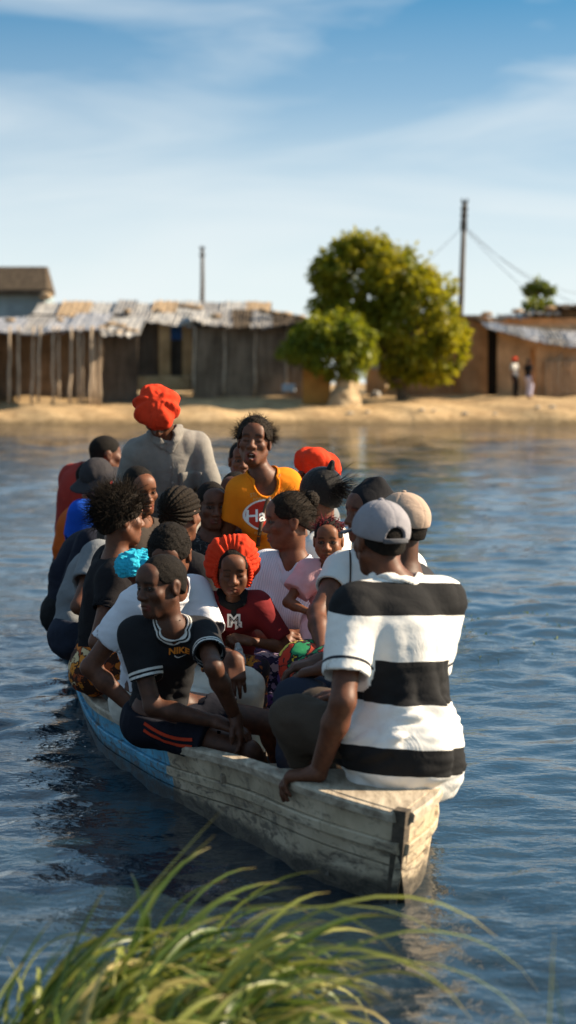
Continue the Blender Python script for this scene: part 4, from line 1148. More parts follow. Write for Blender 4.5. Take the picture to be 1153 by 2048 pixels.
# ------------------------------------------------------------------ village on the far bank
def reed_mat(name, c0, c1):
    m, t, b = new_mat(name); v = objco(t, (9, 9, .5)); n = noise(t, 1.6, 4, .6, v); n2 = noise(t, 1.2, 4, .6, objco(t))
    r = ramp(t, [(.3, c0), (.7, c1)]); t.links.new(n.outputs['Fac'], r.inputs[0])
    r2 = ramp(t, [(.3, (.6, .6, .6)), (.7, (1.2, 1.2, 1.2))]); t.links.new(n2.outputs['Fac'], r2.inputs[0])
    t.links.new(mixc(t, 1.0, r.outputs[0], r2.outputs[0], 'MULTIPLY'), b.inputs['Base Color']); b.inputs['Roughness'].default_value = .9; b.inputs['Specular IOR Level'].default_value = .1
    bump(t, b, n.outputs['Fac'], .8, .05); return m
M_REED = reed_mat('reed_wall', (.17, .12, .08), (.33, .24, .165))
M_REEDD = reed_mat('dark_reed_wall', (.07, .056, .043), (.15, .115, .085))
M_MUDSUN = reed_mat('sunlit_mud_wall', (.48, .30, .14), (.62, .40, .20))  # sunlight on the pillar faces put into a brighter ochre
M_MUDB = reed_mat('brown_mud_wall', (.42, .25, .135), (.58, .36, .20))
M_ORW = simple('ochre_wall', (.42, .20, .05), .9, .2, 1.5, .3, 8, .1)
M_POLE = simple('grey_pole_wood', (.46, .36, .26), .85, .3, 3, .3, 20, .2)
M_SHEET = simple('weathered_roof_sheet', (.19, .18, .17), .55, .35, 1.2, .4, 6, .4)
M_SHEETW = simple('pale_roof_sheet', (.29, .28, .265), .6, .25, 1.5, .4, 6, .4)
M_TARP = simple('grey_plastic_sheet', (.25, .25, .265), .45, .3, 2.0, .5, 5, .4)
M_SACK = simple('straw_bundle', (.30, .22, .14), .95, .35, 4, .6, 15, .1)
M_THATCH = simple('dark_thatch', (.075, .058, .042), .95, .4, 5, .8, 12, .1, bdist=.05)
M_BLUE = simple('blue_door_paint', (.02, .10, .30), .6, .2, 3, .2, 20)
M_DARK = simple('gap_shade_and_insulator', (.012, .010, .009), .95, .2, 3, 0)  # near-black for the shade in a door gap, and for pole insulators
M_BLUEW = simple('pale_blue_wall', (.22, .30, .34), .9, .2, 2, .2, 8)

def wall_quad(name, u0, u1, vb, vt, Y, th, mat, parent, vt1=None):
    """upright wall between two image columns at depth Y, thickness th behind it; vt1 a second top height for a sloping top"""
    a, b = at(u0, vb, Y), at(u1, vb, Y); z0 = min(a[2], b[2]) - .25; t0 = at(u0, vt, Y)[2]; t1 = at(u1, vt if vt1 is None else vt1, Y)[2]
    m = MB(); P = [(a[0], Y, z0), (b[0], Y, z0), (b[0], Y, t1), (a[0], Y, t0), (a[0], Y + th, z0), (b[0], Y + th, z0), (b[0], Y + th, t1), (a[0], Y + th, t0)]
    m.add(P, [(0, 1, 2, 3), (5, 4, 7, 6), (1, 5, 6, 2), (4, 0, 3, 7), (3, 2, 6, 7), (4, 5, 1, 0)]); return m.build(name, mat, parent)
def roof_sheet(name, p00, p10, p11, p01, mat, parent, corr=0.0, n=14, th=.03, seed=0, rag=0.0):
    """corrugated or ragged sheet between four corners (front-left, front-right, back-right, back-left)"""
    r = np.random.default_rng(seed); V = []; F = []
    p00, p10, p11, p01 = [np.array(p, float) for p in (p00, p10, p11, p01)]; m = 6
    for j in range(m + 1):
        for i in range(n + 1):
            f, g = i / n, j / m; p = (p00 * (1 - f) + p10 * f) * (1 - g) + (p01 * (1 - f) + p11 * f) * g
            p = p + np.array((0, 0, corr * math.cos(i * math.pi) + rag * r.normal()))
            if j == 0: p = p + np.array((0, rag * 2 * r.normal(), rag * 1.5 * r.normal()))
            V.append(p)
    k = len(V); V += [p - np.array((0, 0, th)) for p in V]
    q = lambda i, j: j * (n + 1) + i
    for j in range(m):
        for i in range(n):
            F.append((q(i, j), q(i + 1, j), q(i + 1, j + 1), q(i, j + 1))); F.append(tuple(k + x for x in (q(i, j + 1), q(i + 1, j + 1), q(i + 1, j), q(i, j))))
    for i in range(n): F.append((q(i, 0), k + q(i, 0), k + q(i + 1, 0), q(i + 1, 0))); F.append((q(i + 1, m), k + q(i + 1, m), k + q(i, m), q(i, m)))
    for j in range(m): F.append((q(0, j + 1), k + q(0, j + 1), k + q(0, j), q(0, j))); F.append((q(n, j), k + q(n, j), k + q(n, j + 1), q(n, j + 1)))
    return link(name, py_mesh(name, V, F, False), mat, parent)
def bundle(name, c, r, mat, parent, seed):
    F = Field(); F.ell((0, 0, 0), r); W = Waves(seed, .35, 5); V, Fc = F.mesh(.07, lambda Q, D: D + .06 * W(Q), slop=.12)
    return link(name, raw_mesh(name, V * (.65, .65, .5) + np.array(c), Fc), mat, parent)
def pole(name, u0, v0, u1, v1, Y, r, mat, parent, seed=0):
    a, b = at(u0, v0, Y), at(u1, v1, Y); q = np.random.default_rng(seed); pts = []
    for i in range(6):
        f = i / 5; pts.append(a * (1 - f) + b * f + np.array((q.normal() * .02, q.normal() * .02, 0)) * (0 < i < 5))
    m = MB(); m.tube(pts, [r * (1.1 - .25 * i / 5) for i in range(6)], 7); return m.build(name, mat, parent, True)

# --- open shelter with posts, left
Ys = 97.2
sh = empty('shelter', at(130, 800, Ys)); tag(sh, 'open lean-to shelter on thin crooked posts with ragged grey sheet roof, far left bank', 'shelter')
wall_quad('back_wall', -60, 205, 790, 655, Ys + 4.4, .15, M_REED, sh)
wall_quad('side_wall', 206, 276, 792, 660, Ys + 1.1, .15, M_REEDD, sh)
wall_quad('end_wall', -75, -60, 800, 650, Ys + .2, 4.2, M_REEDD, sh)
for i, (u, vb, du) in enumerate(((18, 802, 2), (38, 797, -1), (64, 803, 3), (77, 798, 4), (106, 803, 2), (118, 792, -1), (141, 806, 2), (159, 803, -2), (168, 808, -3), (181, 806, 2), (191, 803, -4), (199, 808, 1), (-20, 803, 2))):
    pole('post', u, vb + 6, u + du, 652, Ys + .15 * (i % 3) - .55, .052, M_POLE, sh, i)
for i, (u0, u1, v0, v1, mt) in enumerate(((-70, 40, 664, 640, M_TARP), (30, 92, 668, 638, M_SHEET), (84, 140, 662, 640, M_TARP), (132, 208, 660, 632, M_TARP), (198, 278, 670, 640, M_SHEETW))):
    zf, zb = at(0, v0, Ys)[2], at(0, v1, Ys + 4.6)[2] + .12
    x0, x1 = at(u0, 0, Ys)[0], at(u1, 0, Ys)[0]
    roof_sheet('roof_sheet', (x0, Ys - .5, zf), (x1, Ys - .5, zf), (x1, Ys + 4.7, zb), (x0, Ys + 4.7, zb), mt, sh, .02, 12, .05, i, .022)
for i, (u, v, rx) in enumerate(((205, 655, .30), (222, 648, .42), (243, 652, .34), (258, 660, .32), (235, 664, .3), (270, 662, .24), (120, 640, .25), (20, 640, .35))):
    bundle('roof_bundle', at(u, v, Ys + .2 + .3 * (i % 2)), (rx, .5, .17), M_SACK, sh, i)

# --- long low roof row behind
Yr = 108
lr = empty('low_building', at(300, 640, Yr)); tag(lr, 'long low building behind the shelters with pale patched sheet roof', 'building')
wall_quad('wall', 60, 540, 770, 628, Yr, 3, M_REEDD, lr)
us = [60, 112, 170, 225, 262, 300, 352, 395, 440, 490, 540]
for i in range(10):
    jv = [4, 0, 3, -3, 5, 0, -2, 4, 0, 3][i]; z0, z1 = at(0, 632 + jv, Yr)[2], at(0, 603 + jv * .6, Yr + 3.4)[2]
    x0, x1 = at(us[i], 0, Yr)[0], at(us[i + 1] + 3, 0, Yr)[0]
    roof_sheet('roof_sheet', (x0, Yr - .4, z0), (x1, Yr - .4, z0), (x1, Yr + 3.4, z1), (x0, Yr + 3.4, z1 + .05 * (i % 2)), [M_SHEETW, M_SACK, M_SHEETW, M_SHEET][i % 4], lr, .02, 10, .05, 30 + i, .018)
for i, (u, v, rx) in enumerate(((255, 622, .3), (300, 628, .5), (318, 622, .4), (372, 612, .6), (392, 615, .5), (282, 634, .35), (525, 622, .45))):
    bundle('roof_bundle', at(u, v, Yr - .3), (rx, .5, .2), M_SACK, lr, 40 + i)

# --- two-storey block, far left
Yb2 = 112
tb = empty('tower_house', at(40, 640, Yb2)); tag(tb, 'dark thatched upper storey rising over the roofs at far left', 'house')
wall_quad('wall', -70, 92, 760, 578, Yb2, 4, M_BLUEW, tb)
m = MB()
for (u0, u1, v0, v1, y0, y1) in ((-80, 88, 580, 530, Yb2 - .3, Yb2 + 1.2),):
    a, b = at(u0, v0, y0), at(u1, v0, y0); c = at(u1, v1, y0); zt = c[2]
    m.add([(a[0], y0, a[2]), (b[0] + .15, y0, a[2]), (b[0] - .03, y1, zt), (a[0], y1, zt), (a[0], y0 + 4, a[2]), (b[0] + .15, y0 + 4, a[2]), (b[0] - .03, y1 + 1, zt), (a[0], y1 + 1, zt)], [(0, 1, 2, 3), (5, 4, 7, 6), (1, 5, 6, 2), (4, 0, 3, 7), (3, 2, 6, 7), (4, 5, 1, 0)])
m.build('roof', M_THATCH, tb)
m = MB(); a, b = at(-80, 580, Yb2 - .5), at(103, 574, Yb2 - .5); m.box(((a[0] + b[0]) / 2, Yb2 + .4, a[2] - .1), ((b[0] - a[0]) / 2, .9, .12)); m.build('eaves', M_THATCH, tb)
bundle('roof_bundle', at(92, 592, Yb2 - .6), (.45, .5, .38), M_SACK, tb, 71)

# --- hut with blue door
Yh = 103
h2 = empty('door_hut', at(330, 765, Yh)); tag(h2, 'small mud hut with blue painted door between two pillars coloured as if sunlit', 'hut')
wall_quad('wall', 268, 318, 760, 640, Yh, .2, M_REEDD, h2)
wall_quad('pillar', 318, 341, 756, 645, Yh - .35, .55, M_MUDSUN, h2)
wall_quad('pillar', 365, 385, 756, 645, Yh - .35, .55, M_MUDSUN, h2)
dd = wall_quad('door', 341, 365, 756, 645, Yh + .15, .08, M_REEDD, h2)
wall_quad('door_panel', 341.5, 364.5, 668, 646, Yh + .10, .03, M_BLUE, dd)
wall_quad('rear_wall', 268, 385, 760, 632, Yh + 2.6, .2, M_REEDD, h2)
wall_quad('side_wall', 268, 273, 760, 636, Yh + .2, 2.4, M_REEDD, h2)
for i, (u0, u1, mt) in enumerate(((258, 300, M_SHEET), (298, 345, M_SHEETW), (342, 388, M_SHEETW))):
    z0, z1 = at(0, 640 + 5 * i, Yh)[2], at(0, 622 + 4 * i, Yh + 3)[2]
    roof_sheet('roof_sheet', (at(u0, 0, Yh)[0], Yh - .7, z0), (at(u1, 0, Yh)[0], Yh - .7, z0 - .09), (at(u1, 0, Yh)[0], Yh + 2.9, z1), (at(u0, 0, Yh)[0], Yh + 2.9, z1), mt, h2, .025, 10, .04, 60 + i, .02)
m = MB(); a = at(276, 752, Yh - 1.0); b = at(384, 768, Yh - 1.0); m.box(((a[0] + b[0]) / 2, Yh - .8, (a[2] + b[2]) / 2 - .15), ((b[0] - a[0]) / 2, .45, (a[2] - b[2]) / 2 + .15), None, .06); m.build('doorstep', M_SAND, h2)

# --- big reed hut
Yk = 101.5
h3 = empty('reed_hut', at(510, 780, Yk)); tag(h3, 'large reed-walled hut with drooping dark sheet roof left of the tree', 'hut')
wall_quad('front_wall', 386, 642, 785, 655, Yk, .15, M_REED, h3)
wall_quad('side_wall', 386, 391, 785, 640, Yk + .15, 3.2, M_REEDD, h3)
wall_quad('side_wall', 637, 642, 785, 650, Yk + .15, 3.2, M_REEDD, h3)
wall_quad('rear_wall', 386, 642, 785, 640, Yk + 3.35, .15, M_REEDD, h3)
for i, u in enumerate((388, 448, 510, 574, 640)): pole('post', u, 788, u + 2, 648, Yk - .09, .06, M_POLE, h3, 80 + i)
us = [380, 425, 462, 500, 542, 590, 650]
for i in range(6):
    z0 = at(0, [640, 650, 655, 655, 654, 648][i], Yk)[2]; z1 = at(0, [622, 620, 618, 620, 628, 634][i], Yk + 3.6)[2]
    zn = at(0, [650, 655, 655, 654, 648, 644][i], Yk)[2]
    roof_sheet('roof_sheet', (at(us[i], 0, Yk)[0], Yk - .6, z0), (at(us[i + 1] + 3, 0, Yk)[0], Yk - .6, zn), (at(us[i + 1] + 3, 0, Yk)[0], Yk + 3.7, z1), (at(us[i], 0, Yk)[0], Yk + 3.7, z1), [M_SHEETW, M_SHEET, M_THATCH, M_SHEET, M_THATCH, M_THATCH][i], h3, .02, 12, .06, 90 + i, .025)
for i, (u, v, rx) in enumerate(((432, 632, .4), (528, 622, .4), (548, 626, .45), (570, 628, .5), (600, 634, .4))): bundle('roof_bundle', at(u, v, Yk + 1.5), (rx, .5, .2), M_SACK, h3, 100 + i)
bb = simple('pale_plastic', (.45, .48, .52), .5)
m = MB(); c = at(578, 782, Yk - 1.2); m.box(c + np.array((0, 0, .12)), (.28, .2, .17), None, .05); tag(m.build('plastic_tub', bb), 'small pale tub on the shaded ground by the reed hut', 'tub')

# --- ruined ochre wall and mound under the tree
oc = empty('ruined_wall', at(650, 812, 97.5)); tag(oc, 'broken ochre mud wall with pale crumbling end under the tree', 'wall')
wall_quad('wall', 606, 662, 816, 738, 97.6, .45, M_ORW, oc, 742)
F = Field(); c = at(686, 800, 97.4); F.cap(c + np.array((-.1, 0, -.5)), c + np.array((.12, 0, 1.05)), .62, .30, k=.2); F.cap(c + np.array((.35, .2, -.5)), c + np.array((.38, .2, .9)), .40, .26, k=.2)
W = Waves(77, .5, 6); V, Fc = F.mesh(.06, lambda Q, D: D + .09 * W(Q), slop=.15)
link('crumbled_end', raw_mesh('crumbled_end', V, Fc), simple('pale_mud', (.42, .32, .20), .95, .35, 3, .8, 9, .1, bdist=.05), oc)
h5 = empty('white_wall_hut', at(770, 790, 104)); tag(h5, 'partly hidden pale plastered hut behind the tree trunks', 'hut')
wall_quad('front_wall', 735, 800, 795, 672, 103.5, .2, M_MUDB, h5); wall_quad('rear_wall', 735, 930, 795, 650, 106, .2, M_MUDB, h5); wall_quad('side_wall', 735, 741, 795, 660, 103.7, 2.3, M_MUDB, h5)
wall_quad('whitewash_panel', 742, 777, 728, 700, 103.45, .04, M_SHEETW, h5); wall_quad('side_wall', 794, 800, 795, 660, 103.7, 2.3, M_MUDB, h5)
for i, (u, v, r_) in enumerate(((783, 752, .32), (772, 776, .26), (752, 790, .34))):
    bb2 = bundle('rubbish_sack', at(u, v, 101.5 - .3 * i), (r_, .25, r_ * 1.1), M_SHEETW if i == 2 else M_SACK, None, 120 + i)
    tag(bb2, ['topmost pale sack in the pile under the tree', 'middle tan sack in the pile under the tree', 'whitish sack lowest in the pile under the tree'][i], 'sack', 'sacks under the tree')

# --- hut row, right
Yq = 102.5
h4 = empty('mud_hut', at(1060, 795, Yq)); tag(h4, 'brown mud hut with sloping grey sheet roof on the right bank', 'hut')
wall_quad('front_wall', 995, 1060, 797, 660, Yq, .2, M_MUDB, h4, 676); wall_quad('front_wall', 1072, 1200, 797, 676, Yq, .2, M_MUDB, h4, 690)
wall_quad('doorway_lintel', 1060, 1072, 684, 674, Yq + .02, .16, M_MUDB, h4)
wall_quad('rear_wall', 976, 1200, 797, 650, Yq + 3, .2, M_MUDB, h4); wall_quad('side_wall', 976, 995, 797, 655, Yq + 1.2, .2, M_DARK, h4)  # the near-black sheet paints the shade inside the left door gap
wall_quad('reed_screen', 1092, 1200, 797, 722, Yq - .25, .08, M_MUDB, h4)
for i in range(9): pole('screen_pole', 1094 + i * 9, 796, 1095 + i * 9 + (i % 3), 720 - (i % 4) * 4, Yq - .36, .03, M_POLE, h4, 140 + i)
us = [972, 1012, 1052, 1094, 1136, 1200]
for i in range(5):
    f0, f1 = [664, 676, 688, 696, 702, 706][i:i + 2]
    b0, b1 = [644, 650, 655, 659, 662, 664][i:i + 2]; X = lambda u: at(u, 0, Yq)[0]
    roof_sheet('roof_sheet', (X(us[i]), Yq - .7, at(0, f0 - 10, Yq)[2]), (X(us[i + 1]) + .1, Yq - .7, at(0, f1 - 10, Yq)[2]), (X(us[i + 1]) + .1, Yq + 3.2, at(0, b1 - 4, Yq + 3)[2]), (X(us[i]), Yq + 3.2, at(0, b0 - 4, Yq + 3)[2]), M_SHEET if i % 2 else M_TARP, h4, .025, 12, .04, 150 + i, .015)
h6 = empty('side_hut', at(945, 770, 105)); tag(h6, 'tall bare mud-walled hut just right of the tree', 'hut')
wall_quad('front_wall', 925, 976, 780, 630, 105, .2, M_MUDB, h6, 646); wall_quad('rear_wall', 880, 976, 780, 630, 108, .2, M_MUDB, h6); wall_quad('side_wall', 918, 925, 780, 632, 105.2, 2.8, M_MUDB, h6); wall_quad('side_wall', 970, 976, 780, 645, 105.2, 2.8, M_MUDB, h6)
X = lambda u: at(u, 0, 105)[0]
roof_sheet('roof_sheet', (X(905), 104.6, at(0, 628, 105)[2]), (X(980), 104.6, at(0, 644, 105)[2]), (X(980), 108.3, at(0, 642, 108)[2]), (X(905), 108.3, at(0, 626, 108)[2]), M_THATCH, h6, .0, 8, .08, 160, .02)
h7 = empty('back_house', at(1080, 700, 116)); tag(h7, 'row of low brick houses behind the right hut, roofs only showing', 'house')
wall_quad('wall', 960, 1240, 780, 636, 116, 5, M_MUDB, h7); wall_quad('wall', 1060, 1240, 636, 622, 117, 4, M_MUDB, h7); wall_quad('parapet', 1120, 1240, 622, 611, 117.5, 3, M_REEDD, h7)
for i, (u0, u1, v) in enumerate(((955, 1012, 634), (1008, 1062, 628), (1056, 1122, 620), (1118, 1240, 608))):
    X = lambda u: at(u, 0, 116)[0]; roof_sheet('roof_sheet', (X(u0), 115.4, at(0, v + 6, 116)[2]), (X(u1), 115.4, at(0, v + 7, 116)[2]), (X(u1), 119, at(0, v, 119)[2]), (X(u0), 119, at(0, v + 1, 119)[2]), [M_SACK, M_SHEET, M_SHEETW, M_THATCH][i], h7, .03, 8, .08, 170 + i, .02)
for i, (u, v) in enumerate(((975, 628), (1035, 622), (1100, 616))): bundle('roof_bundle', at(u, v, 115.4), (.45, .5, .22), M_SACK, h7, 180 + i)

# --- poles and wires
M_UT = simple('utility_pole_wood', (.10, .085, .07), .85, .3, 2, .3, 15, .2)
def upole(u0, v0, u1, v1, Y, label, hw):
    e = empty('utility_pole', at(u0, v0, Y)); tag(e, label, 'pole', 'utility poles')
    a, b = at(u0, v0, Y), at(u1, v1, Y); m = MB(); m.tube([a, a * .5 + b * .5 + np.array((.03, 0, 0)), b], [.16, .13, .10], 10); m.build('shaft', M_UT, e, True)
    d = (b - a) / np.linalg.norm(b - a)
    for k, f in enumerate(hw):
        c = b - d * f; m = MB(); m.box(c, (.13, .10, .04), None, .02); m.build('bracket', M_UT, e)
        for sx in (-1, 1):
            m = MB(); q = c + np.array((sx * .11, -.05, .04)); m.tube([q, q + (0, 0, .08), q + (0, 0, .10), q + (0, 0, .16)], [.05, .05, .03, .045], 8); m.build('insulator', M_DARK, e, True)
    return e, a, b, d
e1, a1, b1, d1 = upole(913, 790, 930, 402, 108, 'tall leaning utility pole right of the tree, wires running from it', (.1, .45, .75, 1.05, 1.25))
upole(404, 640, 405, 494, 150, 'short distant pole standing above the left hut roofs', (.15, .6))
M_WIRE = simple('wire', (.03, .03, .03), .6, .1, 3, 0)
for i, (f, u, v, Y, sag) in enumerate(((1.05, 1260, 640, 92, .7), (1.2, 1230, 700, 101, .5), (1.1, 560, 700, 175, 1.2), (1.15, 1200, 590, 130, .8))):
    p = b1 - d1 * f; q = at(u, v, Y); pts = [p * (1 - t) + q * t - np.array((0, 0, sag * 4 * t * (1 - t))) for t in np.linspace(0, 1, 16)]
    m = MB(); m.tube(pts, .011, 5); tag(m.build('overhead_wire', M_WIRE, None, True), ['highest wire running down right from the tall pole', 'steep wire dropping right to the hut roof', 'thin wire running left behind the tree', 'slack wire running far right behind the palm'][i], 'wire', 'overhead wires')

# ------------------------------------------------------------------ trees
def leaf_mat(name, c0, c1, trans=.35):
    m, t, b = new_mat(name); n = noise(t, 1.3, 4, .6, objco(t)); r = ramp(t, [(.3, c0), (.7, c1)]); t.links.new(n.outputs['Fac'], r.inputs[0])
    t.links.new(r.outputs[0], b.inputs['Base Color']); b.inputs['Roughness'].default_value = .5; b.inputs['Specular IOR Level'].default_value = .3
    tr = t.nodes.new('ShaderNodeBsdfTranslucent'); t.links.new(mixc(t, 1.0, r.outputs[0], (1.35, 1.2, .5), 'MULTIPLY'), tr.inputs['Color'])
    mx_ = t.nodes.new('ShaderNodeMixShader'); mx_.inputs[0].default_value = trans
    t.links.new(b.outputs[0], mx_.inputs[1]); t.links.new(tr.outputs[0], mx_.inputs[2]); t.links.new(mx_.outputs[0], t.nodes['Material Output'].inputs['Surface']); return m
M_LEAF = leaf_mat('tree_leaf', (.12, .155, .010), (.37, .335, .022), .5)
M_LEAFD = leaf_mat('bush_leaf', (.07, .12, .012), (.20, .22, .02))
M_LEAFB = leaf_mat('near_bush_leaf', (.08, .13, .012), (.27, .28, .022), .45)
M_BARK = simple('bark', (.12, .085, .055), .9, .35, 3, .7, 12, .15)
def leaves(lobes, n, size, seed, droop=.6):
    r = np.random.default_rng(seed); C = np.array([l[0] for l in lobes]); Rr = np.array([l[1] for l in lobes])
    wgt = np.prod(Rr, 1) ** .667; wgt /= wgt.sum(); P = []
    k = r.choice(len(lobes), n, p=wgt); d = r.normal(size=(n, 3)); d /= np.linalg.norm(d, axis=1)[:, None]
    # clumps: pull directions toward a few twig centres on each lobe
    tw = r.normal(size=(len(lobes), 15, 3)); tw /= np.linalg.norm(tw, axis=2)[:, :, None]
    tt = tw[k, r.integers(0, 15, n)]; f = r.uniform(.55, .96, n)[:, None]
    d = d * (1 - f) + tt * f; d /= np.linalg.norm(d, axis=1)[:, None]
    rad_ = (r.uniform(.55, 1.0, n) ** .6 + r.normal(0, .05, n) + .12 * np.sin(tt[:, 0] * 9 + tt[:, 2] * 7))[:, None]
    P = C[k] + d * Rr[k] * rad_
    P[:, 2] -= np.abs(r.normal(0, .10, n)) * droop
    ax = d * .6 + r.normal(size=(n, 3)) * .55; ax[:, 2] -= droop; ax /= np.linalg.norm(ax, axis=1)[:, None]
    sd2 = np.cross(ax, r.normal(size=(n, 3))); sd2 /= np.linalg.norm(sd2, axis=1)[:, None]; nr2 = np.cross(ax, sd2)
    L_ = size * r.uniform(.6, 1.4, n)[:, None]; w_ = L_ * .22
    V = np.stack([P, P + ax * L_ * .5 + sd2 * w_ + nr2 * L_ * .06, P + ax * L_, P + ax * L_ * .5 - sd2 * w_ + nr2 * L_ * .06], 1).reshape(-1, 3)
    return V, np.arange(4 * n).reshape(n, 4)
def limb(m, pts, r0, r1, n=8):
    pts = catmull(pts, 8); m.tube(pts, [r0 + (r1 - r0) * i / 7 for i in range(8)], n)
Yt = 99.5
PX = 1 / 48.6
def lobe(u, v, ru, rv, dy=0, rd=None): return (at(u, v, Yt + dy), (ru * PX, (rd or (ru + rv) / 2) * PX, rv * PX))
tr = empty('tree', at(770, 800, Yt)); tag(tr, 'large bushy yellow-green tree leaning over the far bank', 'tree')
lob = [lobe(690, 545, 62, 52, .5), lobe(745, 522, 66, 46, 0), lobe(800, 540, 70, 52, -.3), lobe(845, 590, 62, 60, -.5), lobe(880, 640, 44, 60, -.6), lobe(903, 690, 26, 48, -.4), lobe(690, 600, 52, 42, .8), lobe(660, 540, 40, 34, .3),
       lobe(760, 590, 60, 45, 1.0), lobe(825, 665, 66, 66, -.2), lobe(850, 720, 52, 34, -.3), lobe(800, 715, 44, 46, .2), lobe(868, 738, 48, 26, -.4), lobe(815, 742, 40, 22, -.2), lobe(720, 640, 45, 40, 1.2), lobe(760, 570, 85, 55, .6), lobe(770, 640, 60, 45, .9), lobe(730, 600, 60, 50, .5)]
jr = np.random.default_rng(31)
for i in range(34):
    a_ = jr.uniform(0, 6.283); lob.append(lobe(765 + 150 * math.cos(a_) * jr.uniform(.75, 1.03), 610 + 132 * math.sin(a_) * jr.uniform(.75, 1.03) + (18 if math.cos(a_) > 0 else -14), jr.uniform(12, 30), jr.uniform(10, 24), jr.uniform(-.8, .8)))
lob += [lobe(655, 612, 38, 34, .3), lobe(692, 645, 42, 30, .3), lobe(735, 665, 40, 34, .2), lobe(742, 640, 50, 30, .4)]
V, F = leaves(lob, 24000, .28, 5, .7); link('crown', raw_mesh('crown', V, F, False), M_LEAF, tr)
m = MB(); b0 = at(765, 806, Yt); 
limb(m, [at(806, 808, Yt) + (0, 0, -.4), at(803, 760, Yt), at(788, 700, Yt), at(765, 640, Yt + .3), at(750, 560, Yt + .3)], .28, .08); m.build('trunk', M_BARK, tr, True)
for pts in ([at(771, 745, Yt), at(800, 700, Yt - .2), at(840, 650, Yt - .4), at(880, 620, Yt - .5)], [at(770, 700, Yt), at(730, 650, Yt + .4), at(690, 600, Yt + .6), at(665, 550, Yt + .4)], [at(768, 660, Yt), at(790, 600, Yt), at(810, 550, Yt - .2)], [at(772, 755, Yt), at(800, 760, Yt - .3), at(845, 720, Yt - .4)]):
    m = MB(); limb(m, pts, .15, .04); m.build('branch', M_BARK, tr, True)
Yt = 97.0
bu = empty('bush', at(690, 800, Yt)); tag(bu, 'rounded green bush in front of the larger tree, over the ochre wall', 'bush')
lob = [lobe(622, 690, 44, 34), lobe(665, 668, 50, 40, -.2), lobe(708, 688, 36, 50, -.4), lobe(690, 650, 40, 30, .4), lobe(650, 715, 50, 26, -.2), lobe(712, 722, 24, 30, -.4)]
for i in range(16):
    a_ = jr.uniform(0, 6.283); lob.append(lobe(662 + 78 * math.cos(a_), 690 + 48 * math.sin(a_), jr.uniform(10, 24), jr.uniform(9, 20), jr.uniform(-.5, .4)))
V, F = leaves(lob, 7500, .26, 9, .8); link('crown', raw_mesh('crown', V, F, False), M_LEAFB, bu)
m = MB(); limb(m, [at(690, 822, Yt + .3), at(690, 780, Yt + .6), at(685, 730, Yt + .3), at(670, 680, Yt)], .16, .05); m.build('trunk', M_BARK, bu, True)
Yt = 120
pt = empty('papaya_tree', at(1078, 640, Yt)); tag(pt, 'small distant tree with flat drooping crown above right roofs', 'tree')
m = MB(); limb(m, [at(1080, 660, Yt), at(1079, 620, Yt), at(1077, 590, Yt), at(1076, 575, Yt)], .10, .07); m.build('trunk', M_BARK, pt, True)
PX = 1 / 40.3
V, F = leaves([lobe(1060, 575, 9, 7), lobe(1078, 566, 18, 6), lobe(1097, 576, 9, 7)], 700, .30, 12, .9); link('crown', raw_mesh('crown', V, F, False), M_LEAFD, pt)
pb = empty('small_bush', at(1078, 625, Yt - 3)); tag(pb, 'low dark bush on the skyline under the distant small tree', 'bush')
V, F = leaves([lobe(1070, 612, 16, 8, -3), lobe(1090, 614, 14, 7, -3)], 500, .35, 13, .3); link('crown', raw_mesh('crown', V, F, False), M_LEAFD, pb)
# driftwood and stones at the water's edge
M_STONE = simple('pale_stone', (.40, .36, .30), .9, .3, 4, .5, 14)
for i, (u, v) in enumerate(((868, 835), (845, 838), (700, 830), (735, 838), (1075, 838), (1105, 835), (990, 842), (930, 842))):
    p = at(u, v, 95.2); z = float(bank_z(p[0], 95.2)); o = bundle('stone', (p[0], 95.2, z + .05), (.16 + .05 * (i % 3), .14, .11), M_STONE, None, 200 + i)
    tag(o, 'small pale stone at the far water edge ' + ['below the tree crown', 'left of the brightest stone below the tree', 'below the ochre wall', 'right of the stone below the ochre wall', 'below the two walkers', 'right of the two walkers', 'left of the two walkers', 'below the bare mud hut'][i], 'stone', 'stones at the far water edge')
# ------------------------------------------------------------------ the passengers
WHITE, BLACK = (.74, .72, .68), (.012, .012, .013)
M_RED = cloth('orange_red_cloth', (.60, .042, .014), .12)
def arm_banded(name, base_bands, arm_bands, battr='v', sleeve=None):
    m = band_cloth(name, base_bands, battr); t = m.node_tree; b = t.nodes['Principled BSDF']
    src = b.inputs['Base Color'].links[0].from_socket; a = attr(t, 'arm')
    if sleeve:
        r0 = ramp(t, [(0, (0, 0, 0)), (sleeve[0], (1, 1, 1))], 'CONSTANT'); t.links.new(a.outputs['Fac'], r0.inputs[0]); src = mixc(t, r0.outputs[0], src, sleeve[1])
    r = ramp(t, [(0, (0, 0, 0))] + [(p, (v,) * 3) for p, v in arm_bands[0]], 'CONSTANT'); t.links.new(a.outputs['Fac'], r.inputs[0])
    t.links.new(mixc(t, r.outputs[0], src, arm_bands[1]), b.inputs['Base Color']); return m
def floor_pt(u, v, Y, z=.11): p = at(u, v, Y); p[2] = z; return p
def zat(u, Y, z): x = at(u, 900, Y); return np.array((x[0], Y, z))

